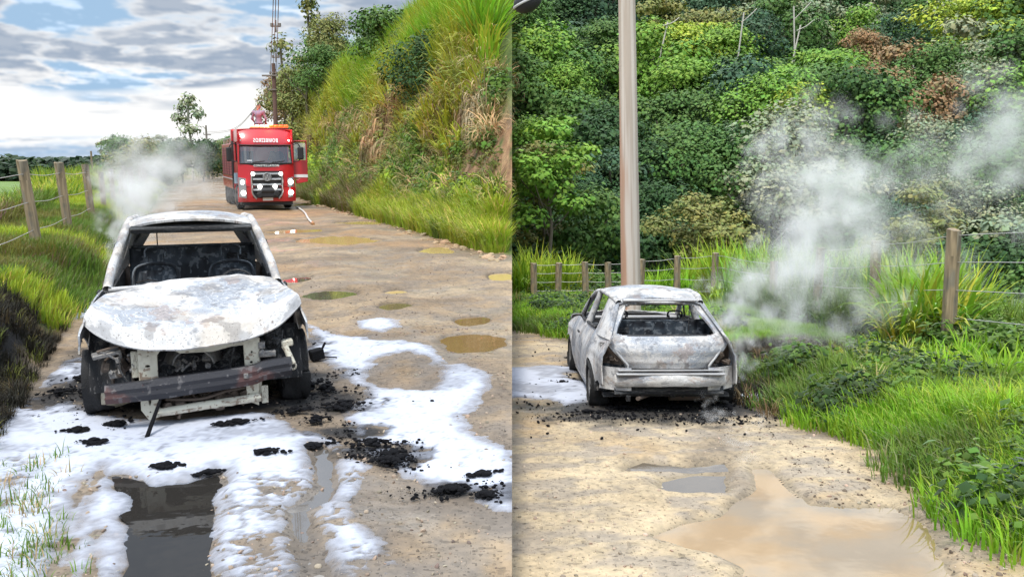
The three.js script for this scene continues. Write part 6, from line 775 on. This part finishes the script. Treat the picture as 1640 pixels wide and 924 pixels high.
// ---------- fences, poles, wires ----------
const woodTex = dataTex(512, (u, v) => { const g = tfbm(u, v * 0.25, 24, 3), k = 0.8 + 0.5 * tfbm(u * 1, v * 0.12, 40, 2) + 0.3 * g, m = tfbm(u, v, 5, 4); const c = mix3([0.34, 0.26, 0.16], [0.22, 0.19, 0.14], sstep(-0.1, 0.3, m)); return c.map((x) => x * k); }, true);
const woodM = new THREE.MeshStandardMaterial({ map: woodTex, bumpMap: woodTex, bumpScale: 0.006, roughness: 0.9 }), wireM = std([0.45, 0.44, 0.42], 0.5, 0.6), rustWire = std([0.22, 0.19, 0.17], 0.7, 0.3);
function postGeo(h, r, lean, seed) { const q = rng(seed), a = q() * 6; const g = new THREE.CylinderGeometry(r * 0.94, r, h + 0.4, 12, 6), p = g.attributes.position; g.translate(0, (h + 0.4) / 2 - 0.4, 0); for (let i = 0; i < p.count; i++) { const y = p.getY(i), t = Math.max(0, y) / h; p.setX(i, p.getX(i) * (1 + 0.06 * vnoise(y * 2, a)) + lean[0] * t); p.setZ(i, p.getZ(i) * (1 + 0.06 * vnoise(y * 2 + 9, a)) + lean[1] * t); if (y > h - 0.01) p.setY(i, y + 0.25 * r * vnoise(p.getX(i) * 9, p.getZ(i) * 9 + seed)); } g.computeVertexNormals(); return scaleUV(g, 0.6, 1.2); }
function fence(label, posts, strands, sag) {
  const f = thing('wire_fence', label, 'fence');
  posts.forEach((p, i) => { const m = part('fence_post', postGeo(p.h, p.r, p.lean, i + 3), woodM, f); m.position.set(...p.at); });
  for (const k of strands) part('wire', tube(posts.flatMap((p, i) => { const a = [p.at[0] + p.lean[0] * k, p.at[1] + p.h * k, p.at[2] + p.lean[1] * k]; if (i === posts.length - 1) return [a]; const n = posts[i + 1], b = [n.at[0] + n.lean[0] * k, n.at[1] + n.h * k, n.at[2] + n.lean[1] * k]; return [a, a.map((c, j) => (c + b[j]) / 2 - (j === 1 ? sag : 0))]; }), 0.006, posts.length * 8, 4), wireM, f);
  return f;
}
{
  const posts = [];
  [[-40, 455, 1.42, -0.15], [60, 405, 1.42, -0.13], [110, 378, 1.4, -0.09], [147, 357, 1.38, -0.07]].forEach(([px, py, h, l]) => { const p = cast(px, py, hL, 6); posts.push({ at: p, h, r: 0.085, lean: [l, 0.02] }); });
  const last = posts[3].at, u0 = uOf(last[0], last[2]); for (let i = 1; i < 26; i++) { const far = i > 11, u = u0 + Math.min(i, 11) * 3.5 + Math.max(0, i - 11) * 1.5, v = vOf(last[0], last[2]) + bendL(u) - 0.010 * (u - u0), [x, z] = fromUV(u, v); posts.push({ at: [x, hL(x, z), z], h: 1.3 + 0.1 * hsh(i, 3), r: 0.075, lean: [0.12 * hsh(i, 7), 0.1 * hsh(i, 9)] }); }
  fence('weathered round post and wire fence leaning along the left verge', posts, [0.25, 0.55, 0.85], 0.03);
  const tops = [[1640, 330], [1640, 330], [1521, 368], [1398, 385], [1312, 396], [1245, 418], [1135, 405], [1088, 410], [1032, 415], [978, 420], [938, 425], [895, 425], [857, 430], [822, 432]];
  const rp = fenceR.slice(1, 13).map(([x, z], i) => { const y = hR(x, z), d = -z, top = at(tops[i + 1][0], tops[i + 1][1], d)[1]; return { at: [x, y, z], h: clamp(top - y, 1.0, 2.2), r: i === 1 ? 0.105 : 0.085, lean: [0.05 * hsh(i, 5), 0.04 * hsh(i, 6)] }; });
  fence('post and wire fence round the thicket behind the smoking hatchback', rp, [0.3, 0.52, 0.74, 0.95], 0.02);
}
const concTex = dataTex(512, (u, v) => { const a = tfbm(u, v, 4, 4), b = tfbm(u, v * 0.2, 20, 4), s = sstep(0.0, 0.35, tfbm(u * 1, v * 0.3, 3, 3) + 0.1); let c = mix3([0.56, 0.50, 0.44], [0.44, 0.37, 0.31], sstep(-0.1, 0.3, b)); c = mix3(c, [0.46, 0.24, 0.14], clamp(s * 0.45 + sstep(0.54, 0.42, u + 0.25 * a) * sstep(0.2, 0.3, u) * 0.75)); return c.map((x) => x * (1 + 0.25 * a)); }, true);
const concM = new THREE.MeshStandardMaterial({ map: concTex, bumpMap: gritBump, bumpScale: 0.004, roughness: 0.85 });
{ // big pole behind the hatchback with a lamp arm reaching over
  const d = 15.2, x = (1012 - 820) / FPX * d * 1.02, y = hR(x, -d), t = thing('utility_pole', 'tall pale concrete pole stained rusty behind the hatchback', 'utility pole', [x, y, -d]);
  part('pole', new THREE.CylinderGeometry(0.115, 0.18, 10.4, 28, 6, false, 2.4).translate(0, 4.9, 0).rotateZ(0.034), concM, t);
  const h = at(845, 3, d), hx = h[0] - x, hy = h[1] - y; part('lamp_arm', tube([[-0.1, 7.4, 0], [-0.5, 8.0, 0], [-1.0, hy + 0.75, 0], [hx + 0.25, hy + 0.3, 0]], 0.045, 20, 8), std([0.3, 0.3, 0.3], 0.5, 0.4), t);
  const hd = part('lamp_head', new THREE.SphereGeometry(0.5, 24, 14).scale(0.5, 0.34, 0.4).rotateZ(0.42).translate(hx, hy, 0), std([0.02, 0.02, 0.024], 0.6, 0, { side: THREE.DoubleSide }), t); part('lamp_rim', new THREE.TorusGeometry(0.5, 0.022, 6, 30).rotateX(Math.PI / 2).scale(0.51, 1, 0.41).rotateZ(0.42).translate(hx, hy, 0), std([0.55, 0.55, 0.55], 0.5), hd);
}
{ // roadside poles and power lines of the left road
  const d = 52, p = at(441, 200, d), y = hL(p[0], p[2]), top = at(441, 110, d)[1] - y, t = thing('utility_pole', 'dark wooden utility pole rising behind the fire truck', 'utility pole', [p[0], y, p[2]]);
  part('pole', new THREE.CylinderGeometry(0.11, 0.16, top + 0.6, 16).translate(0, top / 2, 0), std([0.15, 0.085, 0.07], 0.9), t);
  part('cross_arm', [box(0.9, 0.1, 0.1, -0.2, top - 0.4, 0.14, 0, 0, 0, 0.02), box(0.5, 0.08, 0.08, -0.1, top - 1.2, 0.14, 0, 0, 0, 0.02)], std([0.2, 0.17, 0.15], 0.9), t);
  for (const [dx, dy] of [[-0.16, -0.25], [0.0, -0.25], [0.17, -0.25], [-0.3, -1.05]]) part('insulator', [cyl(0.05, 0.16, dx, top + dy, 0.14, 'y', 10), cyl(0.075, 0.03, dx, top + dy, 0.14, 'y', 10)], std([0.3, 0.25, 0.22], 0.4), t);
  const near = (px, py, dd) => at(px, py, dd), w = thing('power_line', 'bundle of power lines running from the pole over the road', 'power line');
  const T = [p[0], y + top, p[2] + 0.14];
  [[-0.16, 437], [0.0, 441], [0.17, 445.5]].forEach(([dx, px], i) => { const a = [T[0] + dx, T[1] - 0.2, T[2]], b = near(px, 0, 27.5), c = near(px + 3, -260, 12), e = near(px + 60, -900, 4.5); part('wire', tube([a, [lerp(a[0], b[0], 0.5), lerp(a[1], b[1], 0.5) - 0.12, lerp(a[2], b[2], 0.5)], b, c, e], 0.014, 60, 5), rustWire, w); });
  for (const [py, dd] of [[92, 45], [42, 33.5]]) { const c = near(441, py, dd); part('spacer', [box(0.34, 0.05, 0.05, c[0], c[1], c[2]), rod([c[0], c[1] + 0.22, c[2]], [c[0], c[1] - 0.22, c[2]], 0.03), cyl(0.06, 0.12, c[0] - 0.14, c[1] + 0.05, c[2]), cyl(0.06, 0.12, c[0] + 0.14, c[1] + 0.05, c[2])], rustWire, w); }
  const w2 = thing('power_line', 'thin cable sloping from the pole down to the left', 'power line'), q = at(330, 222, 86), far = hL(q[0], q[2]);
  for (const k of [0, 0.5]) part('wire', tube([[T[0], T[1] - 1.0 - k, T[2]], at(412, 168 + k * 6, 62), at(375, 205 + k * 4, 74), [q[0], q[1] - k * 0.3 + 0.6, q[2]]], 0.016, 30, 5), rustWire, w2); part('joint', rod(at(401, 184, 66), at(403, 181, 66), 0.06), rustWire, w2);
  const t2 = thing('utility_pole', 'thin distant utility pole beside the tall pale tree', 'utility pole', [q[0], far, q[2]]), h2 = at(330, 204, 86)[1] - far; part('pole', new THREE.CylinderGeometry(0.09, 0.13, h2 + 0.4, 12).translate(0, h2 / 2, 0), std([0.25, 0.22, 0.2], 0.9), t2); part('cross_arm', box(0.7, 0.1, 0.1, 0.1, h2 - 0.7, 0, 0, 0, 0, 0.02), std([0.25, 0.22, 0.2], 0.9), t2);
  const s = at(146, 262, 60), sy = hL(s[0], s[2]), t3 = thing('field_post', 'lone slim post standing at the field edge left of the hedge', 'post', [s[0], sy, s[2]]); part('post', new THREE.CylinderGeometry(0.06, 0.08, at(146, 243, 60)[1] - sy + 0.3, 10).translate(0, (at(146, 243, 60)[1] - sy) / 2 - 0.1, 0), woodM, t3);
}
// ---------- charred debris and bits shed by the cars ----------
function charClump(seed, rx, rz, h) {   // shreds, crumbs and strips of burnt plastic and rubber
  const r = rng(seed), out = [];
  const lob = [r() * 6, r() * 6]; for (let i = 0; i < 130; i++) { const a = r() * 6.28, d = r() ** 0.75 * (0.65 + 0.45 * Math.sin(a * 2 + lob[0]) + 0.3 * Math.sin(a * 3 + lob[1])), s = lerp(0.005, 0.030, r() ** 3) * (1.15 - 0.6 * Math.abs(d)), g = new THREE.IcosahedronGeometry(s, 1), p = g.attributes.position; for (let j = 0; j < p.count; j++) { const k = 1 + 0.5 * vnoise(p.getX(j) * 30 + seed, p.getY(j) * 30 + p.getZ(j) * 22); p.setXYZ(j, p.getX(j) * k * (1 + r() * 0), p.getY(j) * k * 0.5, p.getZ(j) * k); } g.computeVertexNormals(); out.push(g.rotateY(r() * 6).translate(Math.cos(a) * d * rx, s * 0.1 + h * r() * Math.max(0, 1 - Math.abs(d)), Math.sin(a) * d * rz)); }
  for (let i = 0; i < 0; i++) { const a = r() * 6.28, d = Math.sqrt(r()), L = 0.04 + 0.14 * r(), w = 0.006 + 0.016 * r(), x = Math.cos(a) * d * rx, z = Math.sin(a) * d * rz, q = r() * 6.28; out.push(sheet((s, t) => [x + (s - 0.5) * L * Math.cos(q) + (t - 0.5) * w * Math.sin(q), 0.012 + h * 0.3 + 0.012 * Math.sin(s * 5 + i), z + (s - 0.5) * L * Math.sin(q) - (t - 0.5) * w * Math.cos(q)], 5, 1, 0.004)); }
  return join(out);
}
const charM = phys([0.010, 0.010, 0.012], 0.85, { bumpMap: ashBump, bumpScale: 0.01, specularIntensity: 0.25 });
[[520, 628, 0.42, 0.2, 0.1, 'black charred heap beside the right front wheel'], [545, 652, 0.34, 0.13, 0.07, 'long black charred ridge between wheel and rivulet'], [622, 742, 0.26, 0.12, 0.06, 'lowest part of the black crust along the right foam'], [492, 620, 0.36, 0.24, 0.07, 'charred rubber under the right front wheel'], [548, 655, 0.22, 0.1, 0.05, 'black strip of debris trailing right of the car nose'], [472, 665, 0.22, 0.1, 0.06, 'charred lump on the foam under the bumper end'], [507, 680, 0.14, 0.1, 0.06, 'burnt chunk standing in foam right of the bumper'], [380, 686, 0.24, 0.06, 0.04, 'burnt shreds on the foam before the radiator frame'], [505, 714, 0.2, 0.05, 0.04, 'flat black strip at the head of the rivulet'], [430, 736, 0.2, 0.07, 0.04, 'charred flakes at the lower foam edge'], [598, 712, 0.3, 0.12, 0.07, 'black crust on the right foam edge'], [630, 728, 0.18, 0.14, 0.06, 'charred crust pile farthest right of the car nose'], [722, 785, 0.12, 0.07, 0.04, 'black patch on the foam near the right puddle stream'], [795, 762, 0.14, 0.05, 0.03, 'black sliver at the right rim of the foam'], [790, 795, 0.12, 0.05, 0.04, 'charred bits in the wet corner of the foam'], [185, 684, 0.18, 0.08, 0.06, 'charred lump beside the fallen pale housing'], [150, 716, 0.16, 0.07, 0.05, 'tangled burnt ring on the foam left of the car'], [120, 694, 0.12, 0.06, 0.04, 'small ashy lump on the left foam'], [95, 634, 0.3, 0.12, 0.05, 'black burnt matter under the left front wheel'], [130, 612, 0.25, 0.15, 0.06, 'charred rubber heap left of the car'], [262, 752, 0.2, 0.05, 0.03, 'black flakes at the far rim of the dark puddle'], [335, 757, 0.18, 0.03, 0.03, 'burnt crust on the puddle foam rim']].forEach(([px, py, rx, rz, h, label], i) => { const o = onL(px, py), z = o[1], x = Math.min(o[0], -rx - 0.05); const m = solo('charred_debris', charClump(900 + i, rx, rz * 1.2, h * 0.5), charM, label, 'debris'); m.position.set(x, Math.max(hL(x, z), DARK_LEVEL) + 0.025, z); m.rotation.y = 0.3; });
[[900, 615, 0.35, 0.12, 0.05, 'charred debris left of the hatchback wheel'], [1000, 656, 0.5, 0.12, 0.04, 'black burnt streak behind the left rear wheel'], [1080, 655, 0.5, 0.12, 0.04, 'charred matter under the hatchback tail'], [1180, 640, 0.25, 0.1, 0.06, 'charred pieces by the right rear wheel'], [1165, 655, 0.12, 0.06, 0.06, 'small black lump right behind the hatchback'], [940, 662, 0.35, 0.08, 0.03, 'burnt flakes on the dirt behind the hatchback']].forEach(([px, py, rx, rz, h, label], i) => { const [x, z] = onR(px, py); const m = solo('charred_debris', charClump(950 + i, rx * 0.8, rz * 1.2, h * 0.7), charM, label, 'debris'); m.position.set(x, hR(x, z) + 0.015, z); });
{ // soot crumbs and shreds too small to count
  const r = rng(911), g = new THREE.IcosahedronGeometry(1, 0).scale(1, 0.45, 0.6), A = [], B = [];
  for (let i = 0; i < 5200; i++) { const c = charL[Math.floor(r() * charL.length)], k = r() ** 0.7 * 2.3, a = r() * 6.28, x = c[0] + Math.cos(a) * c[2] * k, z = c[1] + Math.sin(a) * c[3] * k * 1.4; if (x > -0.05 || z < -9.5 || vOf(x, z) < -1.3 || fbm(x * 4, z * 4, 3) < 0.28 * (k - 1.2)) continue; const s = 0.004 + 0.02 * r() ** 4; A.push([x, Math.max(hL(x, z), DARK_LEVEL) + 0.012 + s * 0.3, z, s, r() * 6, r() - 0.5, r() - 0.5]); }
  for (let i = 0; i < 2600; i++) { const c = charR[Math.floor(r() * charR.length)], k = r() ** 0.7 * 1.7, a = r() * 6.28, x = c[0] + Math.cos(a) * c[2] * k, z = c[1] + Math.sin(a) * c[3] * k * 1.4; if (x < 0.05) continue; const s = 0.006 + 0.024 * r() ** 4; B.push([x, hR(x, z) + 0.006 + s * 0.3, z, s, r() * 6, r() - 0.5, r() - 0.5]); }
  scatter('soot_crumbs', g, charM, A, 'black soot crumbs sprinkled on the foam round the front car', 'soot'); scatter('soot_crumbs', g, charM, B, 'black soot crumbs on the dirt under the hatchback', 'soot');
}
{ // fallen pale lamp housing and the black rod by the front car, wheel stub on its right
  const [x, z] = onL(172, 668), t = thing('lamp_housing', 'crumpled pale lamp housing fallen below the left headlight bay', 'car part', [x, hL(x, z) + 0.02, z], 0.4), shell = sheet((s, u) => { const a = s * 6.2832, r = 0.10 * (0.75 + 0.35 * Math.sin(u * 2.6)) * (1 + 0.14 * vnoise(s * 6, u * 4)), k = u * 0.24; return [Math.cos(a) * r * 1.25 + k * 0.5, 0.07 + Math.max(-0.06, Math.sin(a) * r * 0.85) + k * 0.55, k - 0.1]; }, 28, 10, 0.008, 0.5, 0.3);
  part('housing_shell', shell, new THREE.MeshStandardMaterial({ map: creamTex, bumpMap: ashBump, bumpScale: 0.01, color: new THREE.Color().setRGB(0.8, 0.76, 0.7), roughness: 0.8, side: THREE.DoubleSide }), t); part('housing_tab', [box(0.12, 0.02, 0.06, 0.14, 0.2, 0.1, 0.2, 0.3, 0.5, 0.006), box(0.06, 0.015, 0.1, -0.08, 0.03, -0.12, 0.2, 0.2, 0.1, 0.005)], creamM, t);
  const a = at(233, 701, 6.05), b = at(262, 620, 6.35), g = solo('metal_rod', rod([0, 0, 0], [b[0] - a[0], b[1] - a[1] + 0.0, b[2] - a[2]], 0.017, 0.011, 8), charM, 'black rod leaning from the bumper beam into the foam', 'rod'); g.position.set(a[0], hL(a[0], a[2]) + 0.0, a[2]);
  const [sx, sz] = onL(507, 578), st = thing('wheel_stub', 'small black burnt stub sticking out right of the front wheel', 'car part', [sx, hL(sx, sz) + 0.01, sz], 0.5); part('block', [box(0.13, 0.1, 0.12, 0, 0.06, 0, 0, 0, 0.15, 0.01)], charM, st); part('lug', [rod([0.05, 0.1, 0], [0.09, 0.17, 0], 0.012), rod([0.06, 0.03, 0], [0.2, 0.01, 0.02], 0.006)], charM, st);
}
// ---------- smoke: very many specks of ash-white mist drifting in soft clouds ----------
{
  const r = rng(808), gauss = () => (r() + r() + r() + r() - 2) * 0.87;
  const N = 12000, s = 0.0062, pos = new Float32Array(N * 9), nor = new Float32Array(N * 9);
  for (let i = 0; i < N; i++) { const c = [gauss() * 0.62, gauss() * 0.62, gauss() * 0.62], n = V(r() - 0.5, r() - 0.5, r() - 0.5).normalize(), a = V(r() - 0.5, r() - 0.5, r() - 0.5).cross(n).normalize(), b = V().crossVectors(n, a); for (let k = 0; k < 3; k++) { const t = k * 2.0944; pos.set([c[0] + s * 0.6 * (a.x * Math.cos(t) + b.x * Math.sin(t)), c[1] + s * 0.6 * (a.y * Math.cos(t) + b.y * Math.sin(t)), c[2] + s * 0.6 * (a.z * Math.cos(t) + b.z * Math.sin(t))], i * 9 + k * 3); nor.set([n.x, n.y, n.z], i * 9 + k * 3); } }
  const g = new THREE.BufferGeometry(); g.setAttribute('position', new THREE.BufferAttribute(pos, 3)); g.setAttribute('normal', new THREE.BufferAttribute(nor, 3));
  const m = new THREE.MeshPhysicalMaterial({ color: new THREE.Color().setRGB(0.97, 0.97, 0.97), roughness: 1, transmission: 0.55, thickness: 0, specularIntensity: 0, side: THREE.DoubleSide });
  const puff = (list, keys, n, jit) => { // keys [px, py, depth, radius, weight]
    const tot = keys.reduce((a, k) => a + k[4], 0);
    for (const [px, py, d, R, w] of keys) for (let i = 0, c = Math.round(n * w / tot); i < c; i++) { const p = at(px, py, d), q = R * jit, rr = R * (0.22 + 0.42 * r() ** 1.5); let wx, wy, wz, tries = 0; do { wx = gauss() * q; wy = gauss() * q; wz = gauss() * q * 0.7; const X = p[0] + wx, Y = p[1] + wy, Z = p[2] + wz, wv = fbm(X * 0.9 + 3, Y * 0.9 + Z, 3); if (r() < 0.15 + Math.exp(-8 * Math.abs(fbm(X * 1.1 + Z * 0.5 + wv, Y * 1.5 - X * 0.5 + wv, 3)))) break; } while (++tries < 14); list.push([p[0] + wx, p[1] + wy, p[2] + wz, rr, r() * 6, r() * 6, r() * 6, null, 0.8 + 0.5 * r()]); } };
  const L = []; // from the left flank of the front car upward and back
  puff(L, [[184, 392, 9.4, 0.13, 10], [188, 368, 9.7, 0.18, 16], [196, 338, 10.2, 0.32, 20], [205, 312, 10.6, 0.42, 26], [218, 290, 11.2, 0.5, 26], [238, 272, 12, 0.55, 18], [178, 300, 11, 0.3, 6], [265, 275, 13, 0.6, 12], [232, 235, 12, 0.4, 5], [222, 205, 12, 0.35, 2], [300, 280, 16, 0.8, 7], [255, 310, 13, 0.5, 12], [265, 375, 9.6, 0.14, 1.2]], 340, 1.0);
  const R = []; // from the right side of the hatchback to the upper right, and wisps over the puddle
  puff(R, [[1178, 600, 10.4, 0.14, 9], [1184, 565, 10.6, 0.2, 17], [1176, 525, 10.8, 0.26, 15], [1196, 510, 11.2, 0.34, 22], [1225, 470, 12, 0.5, 34], [1270, 425, 13, 0.65, 44], [1315, 385, 13.5, 0.7, 42], [1350, 345, 14, 0.7, 36], [1330, 300, 14.5, 0.7, 34], [1285, 265, 15, 0.65, 30], [1235, 240, 15, 0.5, 18], [1300, 225, 15, 0.6, 12], [1380, 320, 14.5, 0.7, 14], [1380, 440, 13.5, 0.8, 13], [1310, 490, 12.5, 0.7, 11], [1250, 560, 11, 0.5, 9], [1300, 570, 11, 0.5, 6], [1440, 260, 16, 0.9, 6], [1520, 280, 17, 1.0, 10], [1590, 250, 17, 1.0, 18], [1640, 215, 17, 0.9, 20], [1620, 300, 17, 1.0, 9], [1560, 150, 20, 1.0, 2], [1130, 480, 10.6, 0.2, 6], [1120, 505, 9.9, 0.1, 2.5], [1560, 520, 14, 1.0, 6], [1430, 500, 13, 0.5, 8], [1480, 450, 13.5, 0.6, 8], [1380, 520, 12.5, 0.45, 7]], 880, 1.1);
  puff(R, [[1128, 640, 9.3, 0.13, 5], [1145, 670, 8.9, 0.16, 6], [1165, 700, 8.4, 0.16, 5], [1185, 735, 7.8, 0.2, 7], [1195, 770, 7.2, 0.22, 7], [1180, 800, 6.8, 0.2, 4], [1200, 690, 8.6, 0.2, 3]], 120, 0.9);
  scatter('smoke', g, m, L, 'pale smoke rising from the left flank of the front car', 'smoke'); scatter('smoke', g, m, R, 'thick white smoke drifting right from the hatchback', 'smoke');
}
renderer.render(scene, camera);
